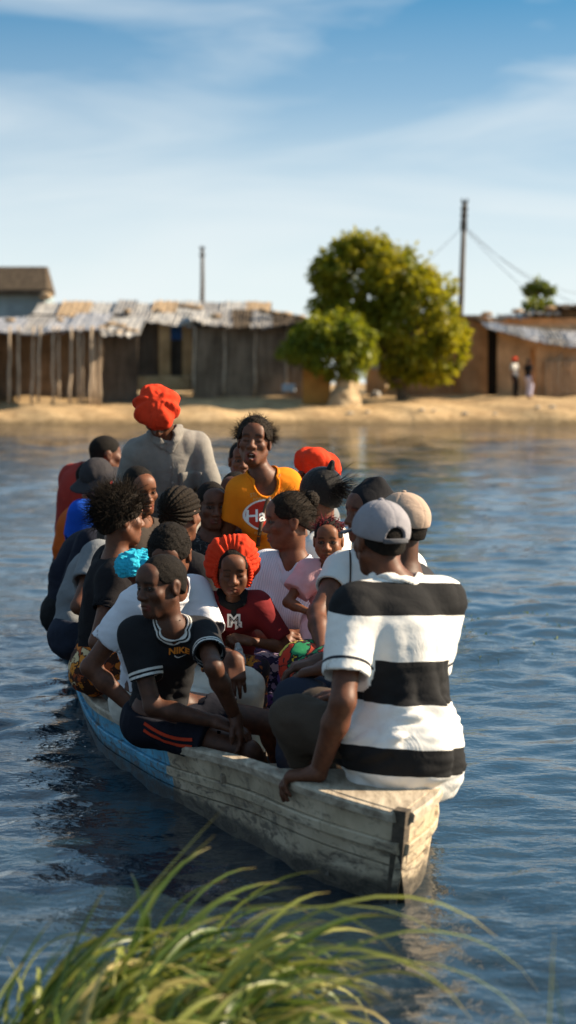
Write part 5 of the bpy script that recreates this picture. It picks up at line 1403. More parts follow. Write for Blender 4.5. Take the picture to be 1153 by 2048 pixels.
# 1  striped shirt, back to us, on the bow
M_STR = arm_banded('black_white_stripes', [(0, WHITE), (.18, BLACK), (.265, WHITE), (.39, BLACK), (.5175, WHITE), (.652, BLACK), (.745, WHITE)], ([(.80, 1), (.84, 0)], (.02, .022, .03)), sleeve=(.42, WHITE))
g1 = person('man with grey cap in black and white striped shirt, back turned, on the bow', at(759, 1080, 8.0), at(808, 1492, 7.95), -155, torso=-155, pyaw=-118, s=1.10, hs=1.02, wid=.96, necklen=.132, nk=(.045, 0, 0), hb=.008, hh=.006, face=False, hair='short', armlen=1.05,
    arms={'L': dict(wrist=at(636, 1547, 7.86), pole=(.2, -1, -.1), hd=(-.95, .2, -.12), pn=(-.1, .05, -1), res=.0042, curl=(52, 34, 16), thumb=.5)},
    legs={'L': dict(knee=at(592, 1440, 8.05), foot=at(665, 1700, 8.35)), 'R': dict(knee=at(640, 1425, 8.40), foot=at(680, 1690, 8.65))},
    shirt=dict(mat=M_STR, sleeve=.74, hem=-.17, loose=.012, fold=.009, res=.007, tail=.10, vax=np.array((.05,0,1.)), name='striped_shirt', collar=cloth('white_knit', WHITE)), bottom=dict(mat=cloth('brown_trousers', (.065, .048, .036)), loose=.016, fold=.008, top=.03, name='trousers'),
    hat=ball_cap(cloth('grey_cap', (.25, .24, .26)), cloth('grey_cap_dark', (.10, .10, .11))))

# 2  boy in black tee on the left gunwale
M_TEE = arm_banded('black_tee', [(0, (.013, .013, .015))], ([(.80, 1), (.855, 0), (.90, 1), (.955, 0)], (.62, .60, .56)))
M_RIB = band_cloth('striped_rib', [(0, (.62, .60, .56)), (.30, BLACK), (.52, (.62, .60, .56)), (.72, BLACK)], 'nd')
g2 = person('boy in black tee with white cuff stripes and red-striped shorts, looking left', at(322, 1172, 9.0), at(318, 1428, 9.26), -48, torso=12, pyaw=66, hpitch=6, s=.90, hs=.97, wid=.92, nk=(.02, 0, 0), hb=.007, hh=.0034, look=(-.1, -.05), hair='short', slouch=.05, tone=(.062, .032, .021), armlen=1.13,
    arms={'R': dict(wrist=at(436, 1444, 8.98), pole=(-.3, -.2, -1), hd=(.9, -.2, -.3), res=.005), 'L': dict(wrist=at(472, 1436, 8.96), pole=(.12, -1, -.2), hd=(.25, -.3, -.9), pn=(-1, .2, 0), res=.005)},
    legs={'R': dict(knee=at(498, 1508, 8.98), foot=at(540, 1760, 9.1)), 'L': dict(knee=at(552, 1448, 9.35), foot=at(560, 1700, 9.45))},
    shirt=dict(mat=M_TEE, sleeve=.62, hem=-.08, loose=.010, fold=.006, res=.0062, name='tee_shirt', collar=M_RIB, cw=.013), bottom=dict(kind='shorts', mat=cloth('navy_shorts', (.012, .013, .02)), leg=.62, loose=.018, fold=.006, res=.008))

# 3  man in white tee behind the boy
M_WT = cloth('white_tee', (.60, .60, .64), .06)
g3 = person('man in white tee and white trousers behind the boy, head bowed', at(340, 1112, 9.72), at(306, 1392, 10.0), -10, torso=38, pyaw=42, hpitch=34, s=1.0, wid=.94, hb=.009, hh=.005, eyes='closed', hair='crop', slouch=.07, armlen=1.12,
    arms={'R': dict(wrist=at(278, 1428, 9.72), pole=(-1, .1, -.2), res=.007), 'L': dict(wrist=at(468, 1316, 9.50), pole=(.1, .5, -1), hd=(.12, -.42, -.9), pn=(-.1, .9, -.5), res=.0042, curl=(14, 20, 14), spread=.12)},
    legs={'L': dict(knee=at(508, 1374, 9.62), foot=at(500, 1640, 9.7)), 'R': dict(knee=at(400, 1425, 9.62), foot=at(430, 1640, 9.6))},
    shirt=dict(mat=M_WT, sleeve=.62, hem=-.13, loose=.014, fold=.009, res=.0075, name='tee_shirt', collar=M_WT), bottom=dict(mat=cloth('white_trousers', (.62, .59, .52), .06), loose=.028, fold=.010, res=.009, name='trousers'))

# 4  woman in black top, spiky hair
g4 = person('woman in black scoop-neck top and orange print skirt with loose spiky hair', at(243, 1037, 10.6), at(203, 1328, 10.72), 118, torso=98, pyaw=85, s=.97, hs=.98, female=True, tone=(.10, .05, .03), hair='spiky', hh=.0045, eyes='closed', face=True, wid=.98,
    arms={'R': dict(wrist=zat(300, 10.5, .52))}, shirt=dict(mat=cloth('black_top', (.014, .013, .015)), sleeve=.5, neck='scoop', hem=-.03, name='top', res=.008), 
    bottom=dict(kind='skirt', mat=print_cloth('orange_print', [(.05, .02, .012), (.58, .16, .02), (.62, .22, .03), (.35, .07, .02), (.60, .45, .25)], 22), top=.12, loose=.028))
# 5  grey tee
g5 = person('passenger in grey tee, bent back half hidden by the spiky-haired woman', at(240, 1046, 11.6), at(160, 1268, 11.5), 95, torso=85, s=1.0, hair='short', face=False, slouch=.07, shirt=dict(mat=cloth('grey_tee', (.17, .18, .19), .15), loose=.018, fold=.008, res=.009, name='tee_shirt'), bottom=dict(mat=cloth('dark_jeans', (.02, .025, .04))))
# 6  big navy back
g6 = person('large passenger in dark navy top, rounded back over the left side', at(236, 1016, 12.6), at(142, 1222, 12.6), 95, torso=82, s=1.04, wid=1.12, hair='short', face=False, slouch=.09, shirt=dict(mat=cloth('navy_top', (.012, .014, .024)), loose=.022, sleeve=1.6, res=.010), bottom=dict(mat=cloth('black_trousers', (.013, .013, .014))))
# 7  blue shirt, bucket hat
g7 = person('man in bright blue shirt and dark bucket hat, arm reaching down', at(194, 965, 13.6), at(168, 1190, 13.5), -50, torso=60, hpitch=22, s=1.0, face=False, hair=None, slouch=.06, arms={'R': dict(wrist=at(132, 1118, 13.3), pole=(-.1, .5, -.8))}, shirt=dict(mat=cloth('blue_shirt', (.01, .07, .42)), sleeve=.45, res=.010), bottom=dict(mat=cloth('black_trousers', (.013, .013, .014))), hat=bucket_hat(cloth('charcoal_hat', (.035, .032, .035))))
# 8  far end
g8 = person('bald man in red jacket at the far end of the boat', at(215, 910, 15.6), at(158, 1125, 15.6), 110, torso=120, nk=(-.09, 0, .05), necklen=.12, s=1.06, wid=1.1, face=False, hair='shaved', slouch=.05, shirt=dict(mat=cloth('red_jacket', (.28, .028, .02)), sleeve=1.7, loose=.025, res=.011, name='jacket', neck='high'), bottom=dict(mat=cloth('black_trousers', (.013, .013, .014))))
g8b = person('passenger in orange shirt mostly hidden behind the bucket hat', at(190, 962, 14.6), at(156, 1150, 14.6), 90, torso=90, s=1.0, face=False, hair='short', slouch=.07, shirt=dict(mat=cloth('rust_shirt', (.45, .085, .012)), res=.011, loose=.02), bottom=dict(mat=cloth('black_trousers', (.013, .013, .014))))
# 9  man looking at us
g9 = person('man with high forehead in brown shirt looking down to the right', at(281, 980, 12.2), zat(268, 12.25, .38), 32, torso=40, hpitch=14, hroll=-10, s=1.0, tone=(.125, .062, .036), hh=.004, hair='shaved', look=(.1, -.1), shirt=dict(mat=cloth('brown_shirt', (.05, .04, .034)), res=.010), bottom=dict(mat=cloth('black_trousers', (.013, .013, .014))))
# 10 braids
g10 = person('woman with thick braided cornrows seen from behind, dark top', at(362, 1030, 10.95), zat(352, 11.0, .37), 152, torso=140, s=.96, hs=1.03, female=True, hh=.005, eyes='closed', tone=(.11, .056, .034), hair='cornrows', shirt=dict(mat=cloth('black_top', (.014, .013, .015)), res=.010), bottom=dict(kind='skirt', mat=cloth('dark_jeans', (.02, .025, .04))))
# 11 standing man, grey shirt, red hat
M_GS = cloth('grey_work_shirt', (.215, .20, .18), .18)
g11 = person('standing man in grey button shirt and red puffy hat, head bowed', at(318, 828, 12.5), at(352, 1092, 12.8), -6, torso=10, hpitch=58, s=1.07, hs=1.0, wid=.94, standing=True, hb=.010, eyes='closed', hh=.006, hair=None, slouch=.04, armlen=1.0, nk=(.02, 0, 0),
    arms={'R': dict(wrist=at(226, 1100, 12.6), pole=(-.1, 1, 0)), 'L': dict(wrist=at(456, 1095, 12.6), pole=(.1, 1, 0))},
    shirt=dict(mat=M_GS, sleeve=1.93, hem=-.14, loose=.014, fold=.011, res=.0085, neck='collar', name='shirt', collar=M_GS, cw=.020, ct=.010), bottom=dict(mat=cloth('blue_grey_trousers', (.06, .075, .10))), hat=puffy_hat(M_RED, 1.0, seed=3, cz=.085, cy=.005))
# 12 boy, patterned dark shirt
g12 = person('boy in black speckled shirt peering out beside the woman in orange', at(424, 1010, 11.8), zat(440, 11.85, .40), 18, torso=10, hpitch=8, s=.93, hs=.95, hh=.004, tone=(.07, .036, .024), hair='shaved', shirt=dict(mat=print_cloth('black_speckle', [(.010, .010, .011), (.014, .014, .015), (.03, .03, .03), (.10, .10, .10), (.012, .012, .013), (.011, .011, .012)], 60), res=.009, sleeve=.8), bottom=dict(mat=cloth('black_trousers', (.013, .013, .014))))
# 13 woman in orange
M_OR = cloth('orange_tee', (.74, .205, .010), .06)
g13 = person('standing woman in orange tee with round red logo, mouth open, calling out', at(509, 884, 11.7), at(545, 1150, 11.9), -6, torso=12, hpitch=-6, hroll=4, s=.93, hs=.98, wid=.94, nk=(.045, 0, .01), female=True, standing=True, tone=(.088, .043, .026), hb=.009, hh=.0032, mouth='open', eyes='closed', hair='pulled', jaw=.96,
    arms={'R': dict(wrist=at(452, 1165, 11.7), pole=(-.3, 1, 0)), 'L': dict(wrist=at(612, 1165, 11.85), pole=(.3, 1, 0))},
    shirt=dict(mat=M_OR, sleeve=.55, hem=-.06, neck='scoop', loose=.010, fold=.005, res=.0062, name='tee_shirt', collar=M_OR, cw=.007), bottom=dict(kind='skirt', mat=print_cloth('blue_brown_print', [(.02, .03, .10), (.05, .10, .25), (.35, .12, .03), (.04, .03, .03), (.40, .25, .10)], 18), top=.13))
# 14, 15 half hidden faces
g14 = person('person whose face shows behind the shoulder of the woman in orange', at(485, 922, 13.1), zat(492, 13.1, .72), 5, s=.80, hs=.90, standing=True, hh=.004, tone=(.095, .048, .03), hair='short', shirt=dict(mat=cloth('brown_shirt', (.05, .04, .034)), res=.012), bottom=dict(mat=cloth('black_trousers', (.013, .013, .014))))
g15 = person('dark-haired passenger half hidden by the arm of the woman in orange', at(470, 988, 12.4), zat(475, 12.45, .42), -20, s=.95, hs=.95, hh=.005, tone=(.06, .03, .02), hair='short', shirt=dict(mat=cloth('navy_top', (.012, .014, .024)), res=.012), bottom=dict(mat=cloth('black_trousers', (.013, .013, .014))))
# 16 red hat right
g16 = person('passenger in floppy red hat behind the ponytailed woman', at(622, 958, 12.3), zat(640, 12.35, .44), -150, torso=-120, s=1.0, hs=1.0, face=False, hair='short', hroll=-24, tone=(.07, .036, .024), shirt=dict(mat=cloth('grey_tee', (.17, .18, .19), .15), res=.012), bottom=dict(mat=cloth('black_trousers', (.013, .013, .014))), hat=puffy_hat(M_RED, .98, seed=8, cz=.082, cy=-.03, flop=(-.015, -.01, 0)))
# 17 ponytail
g17 = person('woman with glossy black ponytail and top knot, turned away', at(640, 990, 11.25), zat(655, 11.3, .42), -132, torso=-110, s=.97, hs=1.02, female=True, hh=.005, eyes='closed', tone=(.11, .056, .034), hair='ponytail', shirt=dict(mat=cloth('white_blouse', (.66, .64, .60), .06), res=.010), bottom=dict(kind='skirt', mat=cloth('dark_jeans', (.02, .025, .04))))
# 18 woman in white ribbed top
def rib_mat():
    m, t, b = new_mat('white_ribbed_knit'); a = attr(t, 'lat'); v = objco(t)
    b.inputs['Base Color'].default_value = (.60, .58, .68, 1); b.inputs['Roughness'].default_value = .85; b.inputs['Specular IOR Level'].default_value = .2; b.inputs['Sheen Weight'].default_value = .2
    w_ = mathn(t, 'SINE', mathn(t, 'ADD', mathn(t, 'MULTIPLY', a.outputs['Fac'], 620.0), mathn(t, 'MULTIPLY', noise(t, 8, 2, .5, v).outputs['Fac'], 9.0)))
    r = ramp(t, [(.0, (.52, .53, .61)), (.5, (.63, .63, .70)), (1, (.67, .67, .74))]); t.links.new(mathn(t, 'ADD', mathn(t, 'MULTIPLY', w_, .5), .5), r.inputs[0]); t.links.new(r.outputs[0], b.inputs['Base Color'])
    bump(t, b, w_, .35, .003); return m
M_RIBW = rib_mat()
M_PUR = print_cloth('purple_print', [(.02, .018, .05), (.10, .05, .22), (.04, .06, .22), (.30, .22, .36), (.16, .10, .30), (.45, .34, .38), (.03, .02, .06)], 17)
g18 = person('woman in white ribbed top and purple print skirt, face in profile', at(577, 1042, 10.3), at(574, 1342, 10.5), -82, torso=-22, pyaw=-8, hpitch=4, s=.97, hs=.99, female=True, tone=(.115, .058, .036), hb=.009, hh=.0034, hair='bun', look=(0, 0), bust=1.16,
    arms={'R': dict(wrist=at(540, 1275, 10.16), pole=(-.8, .3, -.5), hd=(.9, -.25, .0), pn=(0, .6, -.6), res=.0045, curl=(28, 30, 20)), 'L': dict(wrist=at(622, 1272, 10.2), pole=(.8, .3, -.5), hd=(-.9, -.25, -.1), pn=(0, .6, -.6), res=.0045, curl=(28, 30, 20))},
    legs={'R': dict(knee=at(515, 1352, 10.12), foot=at(515, 1560, 10.0)), 'L': dict(knee=at(600, 1348, 10.1), foot=at(590, 1560, 10.0))},
    shirt=dict(mat=M_RIBW, sleeve=.5, hem=.0, neck='v', loose=.008, fold=.0035, res=.0065, name='ribbed_top', collar=M_RIBW, cw=.008), bottom=dict(kind='skirt', mat=M_PUR, top=.14, loose=.03, fold=.009, res=.009))
# 19 child in red bonnet
M_MAR = band_cloth('maroon_tee', [(0, (.17, .014, .016))], 'v')
g19 = person('child in red bonnet and maroon tee, eyes lowered', at(466, 1143, 9.9), at(466, 1340, 10.08), 4, hpitch=10, s=.64, hs=.86, wid=1.08, child=1.0, tone=(.105, .052, .031), hb=.008, hh=.0031, eyes='closed', hair='short', necklen=.118, armlen=1.2,
    arms={'L': dict(wrist=at(497, 1282, 9.86), pole=(.8, .4, -.4), hd=(-.75, -.5, .2), pn=(-.1, .5, -.8), res=.004, curl=(48, 50, 30), hsz=1.12), 'R': dict(wrist=at(438, 1300, 9.95), pole=(-.8, .4, -.4))},
    shirt=dict(mat=M_MAR, sleeve=.8, hem=-.08, loose=.012, fold=.005, res=.006, name='tee_shirt', collar=cloth('black_rib', BLACK), cw=.014), bottom=dict(mat=print_cloth('child_print', [(.02, .015, .02), (.45, .16, .02), (.05, .02, .05), (.30, .08, .02)], 30), res=.009), hat=bonnet(M_RED))
# 20 baby
M_PINK = cloth('pink_lace', (.62, .36, .38), .12)
g20 = person('small child in pink lace dress with red braids, looking at the camera', at(657, 1082, 10.0), at(660, 1242, 10.04), -6, hpitch=4, s=.50, hs=.76, child=1.2, tone=(.135, .068, .038), hb=.007, hh=.0029, hair='redbraids', look=(.05, 0), necklen=.135, wid=1.15, armlen=1.1,
    arms={'R': dict(wrist=at(622, 1226, 9.9), pole=(-.9, .2, -.4), res=.0045), 'L': dict(wrist=at(700, 1235, 9.9), pole=(.9, .2, -.4))},
    legs={'R': dict(knee=at(640, 1262, 9.85), foot=at(640, 1330, 9.75)), 'L': dict(knee=at(690, 1262, 9.85), foot=at(700, 1330, 9.75))},
    shirt=dict(mat=M_PINK, sleeve=.6, hem=-.10, loose=.034, fold=.012, res=.006, name='dress', hollow=False), bottom=dict(kind='skirt', mat=M_PINK, top=.18, loose=.04, fold=.012, res=.008, leg=.5, name='dress_skirt'))
# 21 woman in white tee
M_CHI = print_cloth('green_yellow_red_print', [(.02, .02, .02), (.02, .20, .07), (.62, .40, .02), (.50, .04, .02), (.03, .25, .10), (.60, .48, .08), (.45, .06, .03)], 15)
g21 = person('woman in white tee and black cap leaning on one straight arm', at(738, 1028, 9.75), at(765, 1348, 9.8), -60, torso=-22, pyaw=-55, s=.98, female=True, wid=1.06, bust=.9, hh=.005, eyes='closed', tone=(.085, .042, .027), hair='short', armlen=1.02,
    arms={'R': dict(wrist=at(645, 1304, 9.42), pole=(-1, .2, -.1), hd=(.1, -.5, -.8), res=.006)},
    legs={'R': dict(knee=at(610, 1330, 9.5), foot=at(610, 1600, 9.45)), 'L': dict(knee=at(665, 1345, 9.35), foot=at(660, 1620, 9.3))},
    shirt=dict(mat=cloth('white_tee_two', (.62, .61, .58), .06), sleeve=.42, hem=-.02, loose=.010, fold=.005, res=.007, name='tee_shirt'), bottom=dict(kind='skirt', mat=M_CHI, top=.14, loose=.03, fold=.009, res=.009), hat=beanie(cloth('black_knit', (.012, .012, .014)), .0))
# 22 tan cap beside the striped man
g22 = person('person in tan cap with folded hands, almost hidden by the striped shirt', at(803, 1054, 8.98), at(770, 1442, 9.05), -140, torso=-105, pyaw=-100, s=1.06, hs=1.0, face=False, hair='short', tone=(.062, .033, .022), slouch=.03, armlen=1.08,
    arms={'L': dict(wrist=at(655, 1334, 8.72), pole=(.3, -.6, -.8), hd=(-.95, .1, -.25), pn=(-.1, 0, -1), res=.0042, curl=(20, 26, 18)), 'R': dict(wrist=at(640, 1322, 8.88), pole=(.3, .6, -.8), hd=(-.95, -.15, -.2), pn=(-.1, 0, -1), res=.0042, curl=(24, 30, 20))},
    legs={'L': dict(knee=at(598, 1400, 8.72), foot=at(590, 1640, 8.8)), 'R': dict(knee=at(610, 1395, 9.05), foot=at(600, 1640, 9.1))},
    shirt=dict(mat=cloth('charcoal_tee', (.03, .03, .034)), sleeve=.6, res=.010, name='tee_shirt'), bottom=dict(mat=cloth('dark_jeans', (.02, .025, .04)), loose=.02, name='trousers'), hat=ball_cap(cloth('tan_cap', (.36, .27, .21)), None, False, 9))
# 23 turquoise head cover
M_TUR = cloth('turquoise_terry', (.03, .42, .58), .25, bstr=.9)
g23 = person('passenger under a fluffy turquoise head cover behind the man in white tee', at(294, 1148, 10.25), zat(294, 10.3, .42), 100, s=.78, hs=.90, face=False, hair=None, shirt=dict(mat=cloth('red_tee', (.35, .03, .02)), res=.010), bottom=dict(mat=cloth('black_trousers', (.013, .013, .014))), hat=puffy_hat(M_TUR, .92, seed=14, cz=.035, cy=-.03, fluff=.010))

# two people on the far bank
def bankfeet(u, Y): x = at(u, 790, Y)[0]; return x, float(bank_z(x, Y))
for u, lab, hy, sm, bm, ht, tn_ in ((1030, 'person in white top, dark trousers and red cap on the far bank', 60, cloth('white_far', (.58, .56, .52)), cloth('black_trousers', (.013, .013, .014)), True, (.06, .03, .02)),
                               (1058, 'person in black top and pale lilac trousers on the far bank', 120, cloth('black_top', (.014, .013, .015)), cloth('lilac_trousers', (.50, .48, .62)), False, (.06, .03, .02))):
    x, z = bankfeet(u, 100.6)
    person(lab, (x, 100.6, z + 1.55), (x, 100.6, z + .89), hy, standing=True, s=1.0, hb=.025, hh=.02, face=False, hair=None if ht else 'shaved', tone=tn_, group='people on the far bank', legs={'R': dict(fz=z + .08), 'L': dict(fz=z + .08)}, shirt=dict(mat=sm, res=.022, loose=.03, hem=-.16), bottom=dict(mat=bm, res=.022, loose=.03), hat=(puffy_hat(M_RED, .82, cz=.07) if ht else None))

# ------------------------------------------------------------------ prints, straps, small things
Z3 = np.array
def aim(tree, u, v):
    o = Vector((0, 0, CAMZ)); h0 = None; nn = np.zeros(3)
    for du in (-10, 0, 10):
        for dv in (-10, 0, 10):
            h = tree.ray_cast(o, (Vector(at(u + du, v + dv, 10.0)) - o).normalized(), 30.0)
            if h[0] is not None:
                n = np.array(h[1]); n = n if n[1] < 0 else -n; nn += n
                if du == 0 and dv == 0: h0 = np.array(h[0])
    return h0, (unit(nn) if np.linalg.norm(nn) > 0 else None)
def drawing(g, which, name, V2, F2, org, mat, off=.0035, rot=0, shift=(0, 0)):
    """org: photo pixel of the print; laid square on the cloth found there"""
    tr_ = bvh(g[which + '_me']); h0, Z = aim(tr_, *org)
    if h0 is None: print('print misses', name, org); h0 = at(*org, g['P'][1]); Z = g['TF'][1]
    X = unit(np.cross(UP, Z)); Y = np.cross(Z, X)
    if rot: c, s_ = math.cos(rad(rot)), math.sin(rad(rot)); X, Y = X * c + Y * s_, Y * c - X * s_
    return lay(name, tr_, [(a + shift[0], b + shift[1]) for a, b in V2], F2, h0, X, Y, Z, mat, g[which], off)
def ribbon(pts, w):
    P = np.array(pts, float); V = []; t = np.gradient(P, axis=0)
    for p, d in zip(P, t): n = unit(Z3((-d[1], d[0], 0)))[:2]; V += [p + n * w, p - n * w]
    return V, [(2 * i, 2 * i + 1, 2 * i + 3, 2 * i + 2) for i in range(len(P) - 1)]
P_WH = cloth('white_print', (.78, .76, .72), .03, .6); P_RD = cloth('red_print', (.50, .035, .02), .05, .6); P_OR = cloth('orange_print_ink', (.70, .22, .03), .05, .6); P_BK = cloth('black_print', (.012, .012, .014), .05, .7)
M_STRAP = simple('brown_leather', (.10, .055, .03), .5, .2, 20, .2, 80)
o13 = (534, 1030)
drawing(g13, 'shirt', 'logo_border', *disc2(.108, .078, 32, 3, .90), o13, P_WH, off=.004)
drawing(g13, 'shirt', 'logo_disc', *disc2(.099, .071, 32, 8), o13, P_RD, off=.0035)
drawing(g13, 'shirt', 'logo_lettering', *text2('Harun', .082, .15, bold=.0015), o13, P_WH, off=.0065, rot=6)
P_TAN = cloth('tan_print', (.62, .42, .16), .05, .7)
drawing(g13, 'shirt', 'small_lettering', *text2('STREETS ON', .024), (527, 990), P_TAN, off=.004, rot=5)
drawing(g13, 'shirt', 'small_lettering', *text2('FORTUNE', .022), (527, 998), P_TAN, off=.004, rot=5)
drawing(g13, 'shirt', 'small_lettering', *text2('ELEGANTE', .022), (530, 1066), P_TAN, off=.004, rot=3)
def strap(g, name, u0, v0, u1, v1, Y, w, mat, label=None, bow=0.0):
    p0, p1 = at(u0, v0, Y), at(u1, v1, Y); Z = unit(Z3((0, -1, .15))); X = unit(np.cross(UP, Z)); Yv = np.cross(Z, X); c = (p0 + p1) / 2
    a, b = (p0 - c) @ Z3((X, Yv)).T, (p1 - c) @ Z3((X, Yv)).T
    pts = [a * (1 - t) + b * t + Z3((bow * 4 * t * (1 - t), 0)) for t in np.linspace(0, 1, 22)]
    V2, F2 = ribbon(pts, w); o = lay(name, bvh(g['shirt_me']), V2, F2, c, X, Yv, Z, mat, g['shirt'], .006)
    md = o.modifiers.new('thick', 'SOLIDIFY'); md.thickness = .005; return o
strap(g13, 'bag_strap', 556, 940, 515, 1086, 11.55, .009, M_STRAP, bow=-.012)
strap(g21, 'bag_strap', 702, 1092, 690, 1275, 9.6, .003, simple('dark_cord', (.05, .035, .025), .6), bow=.01)
# child: placket and monogram
o19 = (468, 1246)
drawing(g19, 'shirt', 'placket', *ribbon([(0, .10 - .010 * i) for i in range(9)], .011), o19, P_BK, off=.003)
drawing(g19, 'shirt', 'monogram_edge', *text2('M', .066, bold=.006), o19, P_WH, off=.005, shift=(0, .008))
drawing(g19, 'shirt', 'monogram', *text2('M', .062, bold=-.001), o19, P_BK, off=.0075, shift=(0, .008))
drawing(g19, 'shirt', 'monogram_edge', *text2('S', .05, bold=.005), o19, P_WH, off=.006, shift=(.02, -.014))
drawing(g19, 'shirt', 'monogram', *text2('S', .047, bold=-.001), o19, P_BK, off=.0085, shift=(.02, -.014))
# boy: letters, tick, shorts print and stripe
o2 = (358, 1300)
drawing(g2, 'shirt', 'chest_lettering', *text2('NIKE', .036, .1, bold=.0012), o2, P_OR, off=.005, rot=4)
sw = [(-.020, .004), (-.012, -.004), (-.004, -.005), (.004, -.002), (.014, .003), (.024, .009)]
drawing(g2, 'shirt', 'chest_tick', [(x, y + .0005 + .0045 * (1 - i / 5)) for i, (x, y) in enumerate(sw)] + [(x, y - .0005) for x, y in sw], [(i, i + 1, 7 + i, 6 + i)[::-1] for i in range(5)], o2, P_WH, off=.005, shift=(.004, -.026))
zs = (.15, -.85, .55)
drawing(g2, 'bottom', 'shorts_lettering', *text2('Coo', .034, .2, bold=.002), (352, 1430), P_WH, off=.005, rot=-4)
drawing(g2, 'bottom', 'shorts_badge', *ribbon([(.005 * i - .03, 0) for i in range(13)], .008), (380, 1430), P_RD, off=.005, rot=-8)
P_STR = cloth('red_stripe', (.50, .05, .02), .05)
for k, dv in enumerate((0, 13)):
    drawing(g2, 'bottom', 'side_stripe', *ribbon([(.012 * i - .11, -.02 * math.sin(i * .16)) for i in range(19)], .006), (338, 1462 + dv), P_STR, off=.005, rot=-12)
# shirt buttons and pocket of the standing man
M_BTN = simple('shirt_button', (.35, .33, .30), .4, .1, 5, 0)
tr11 = bvh(g11['shirt_me']); T11 = g11['TF']; X11 = unit(np.cross(UP, T11[1]))
plk = lay('button_placket', tr11, *ribbon([(0, .20 - .032 * i) for i in range(15)], .014), g11['Sp'](.5), X11, np.cross(T11[1], X11), T11[1], M_GS, g11['shirt'], .004)
for i in range(5): lay('button', tr11, *disc2(.0065, .0065, 10, 2), g11['Sp'](.5) + T11[2] * (.17 - .085 * i), X11, np.cross(T11[1], X11), T11[1], M_BTN, plk, .008)
gx, gy = np.meshgrid(np.linspace(-.055, .055, 8), np.linspace(-.06, .06, 8)); ii = np.arange(64).reshape(8, 8)
pk = lay('pocket', tr11, np.stack([gx.ravel(), gy.ravel()], 1), np.stack([ii[:-1, :-1], ii[:-1, 1:], ii[1:, 1:], ii[1:, :-1]], -1).reshape(-1, 4), g11['Sp'](.62) + X11 * .095, X11, np.cross(T11[1], X11), T11[1], M_GS, g11['shirt'], .007)
md = pk.modifiers.new('thick', 'SOLIDIFY'); md.thickness = .006
# small clear bag in the child's hand
def plastic():
    m, t, b = new_mat('clear_plastic'); b.inputs['Base Color'].default_value = (.8, .78, .76, 1); b.inputs['Transmission Weight'].default_value = .55; b.inputs['Roughness'].default_value = .25; bump(t, b, noise(t, 60, 4, .6, objco(t)).outputs['Fac'], .8, .02); return m
F = Field(); c = at(476, 1306, 9.78); F.cap(c + Z3((0, 0, .035)), c + Z3((.003, 0, -.03)), .010, .030); W = Waves(50, .03, 5); V, Fc = F.mesh(.004, lambda Q, D: D + .005 * W(Q))
tag(link('plastic_bag', raw_mesh('plastic_bag', V, Fc), plastic()), 'small crumpled clear plastic bag held by the child in the red bonnet', 'bag')
# ------------------------------------------------------------------ foreground grass
def grass_mat():
    m, t, b = new_mat('grass_blade'); a = attr(t, 'tone'); al = attr(t, 'along')
    r = ramp(t, [(0, (.03, .065, .010)), (.45, (.09, .145, .022)), (.8, (.24, .26, .05)), (1, (.44, .36, .14))]); t.links.new(a.outputs['Fac'], r.inputs[0])
    tip = ramp(t, [(.86, (0, 0, 0)), (1.0, (1, 1, 1))]); t.links.new(al.outputs['Fac'], tip.inputs[0])
    c = mixc(t, mathn(t, 'MULTIPLY', tip.outputs[0], .7), r.outputs[0], (.30, .19, .06))
    t.links.new(c, b.inputs['Base Color']); b.inputs['Roughness'].default_value = .42; b.inputs['Specular IOR Level'].default_value = .45
    tr = t.nodes.new('ShaderNodeBsdfTranslucent'); t.links.new(c, tr.inputs['Color']); mx_ = t.nodes.new('ShaderNodeMixShader'); mx_.inputs[0].default_value = .3
    t.links.new(b.outputs[0], mx_.inputs[1]); t.links.new(tr.outputs[0], mx_.inputs[2]); t.links.new(mx_.outputs[0], t.nodes['Material Output'].inputs['Surface']); return m
M_GRASS = grass_mat()
def blades(specs, seed):
    r = np.random.default_rng(seed); V = []; F = []; tone = []; along = []; n = 12
    for base, az, L_, lean, bend, w, tn_ in specs:
        d = Z3((math.cos(az) * math.sin(lean), math.sin(az) * math.sin(lean), math.cos(lean))); h = Z3((math.cos(az), math.sin(az), 0)); side = unit(np.cross(d, UP) + r.normal(size=3) * .25)
        p = np.array(base, float); o = len(V); th = lean; tw = r.normal(0, .75); hz0 = unit(np.cross(h, UP)); dtw = r.normal(0, .5)
        for i in range(n + 1):
            f = i / n; ww = w * (1 - f ** 2.2) * (.55 + .45 * min(1, f * 5)) + .0006
            dd = h * math.sin(th) + UP * math.cos(th); n0 = np.cross(hz0, dd); side = hz0 * math.cos(tw + dtw * f) + n0 * math.sin(tw + dtw * f); nn = np.cross(side, dd)
            V += [p + side * ww + nn * ww * .35, p, p - side * ww + nn * ww * .35]; tone += [tn_] * 3; along += [f] * 3
            p = p + dd * L_ / n; th += bend / n * (.5 + 1.2 * f)
        for i in range(n):
            for k in (0, 1): F.append((o + i * 3 + k, o + i * 3 + k + 1, o + i * 3 + 4 + k, o + i * 3 + 3 + k))
    me = raw_mesh('grass', np.array(V), np.array(F)); fattr(me, 'tone', tone); fattr(me, 'along', along); return me
gr = np.random.default_rng(21); sp = []
for i in range(460):
    u = gr.uniform(-.58, -.12); y = gr.uniform(5.0, 5.9)
    base = (u + .05 * gr.normal(), y, .06)
    f = (u + .58) / .46
    az = gr.normal(.02, .75); L_ = gr.uniform(.36, .80) * (.58 + .34 * min(1, f * 2.2)) * .80; lean = abs(gr.normal(.45, .22)); bend = gr.uniform(1.3, 2.5)
    sp.append((base, az, L_, lean, bend, gr.uniform(.006, .0145), float(np.clip(gr.beta(2, 2) + .12, 0, 1))))
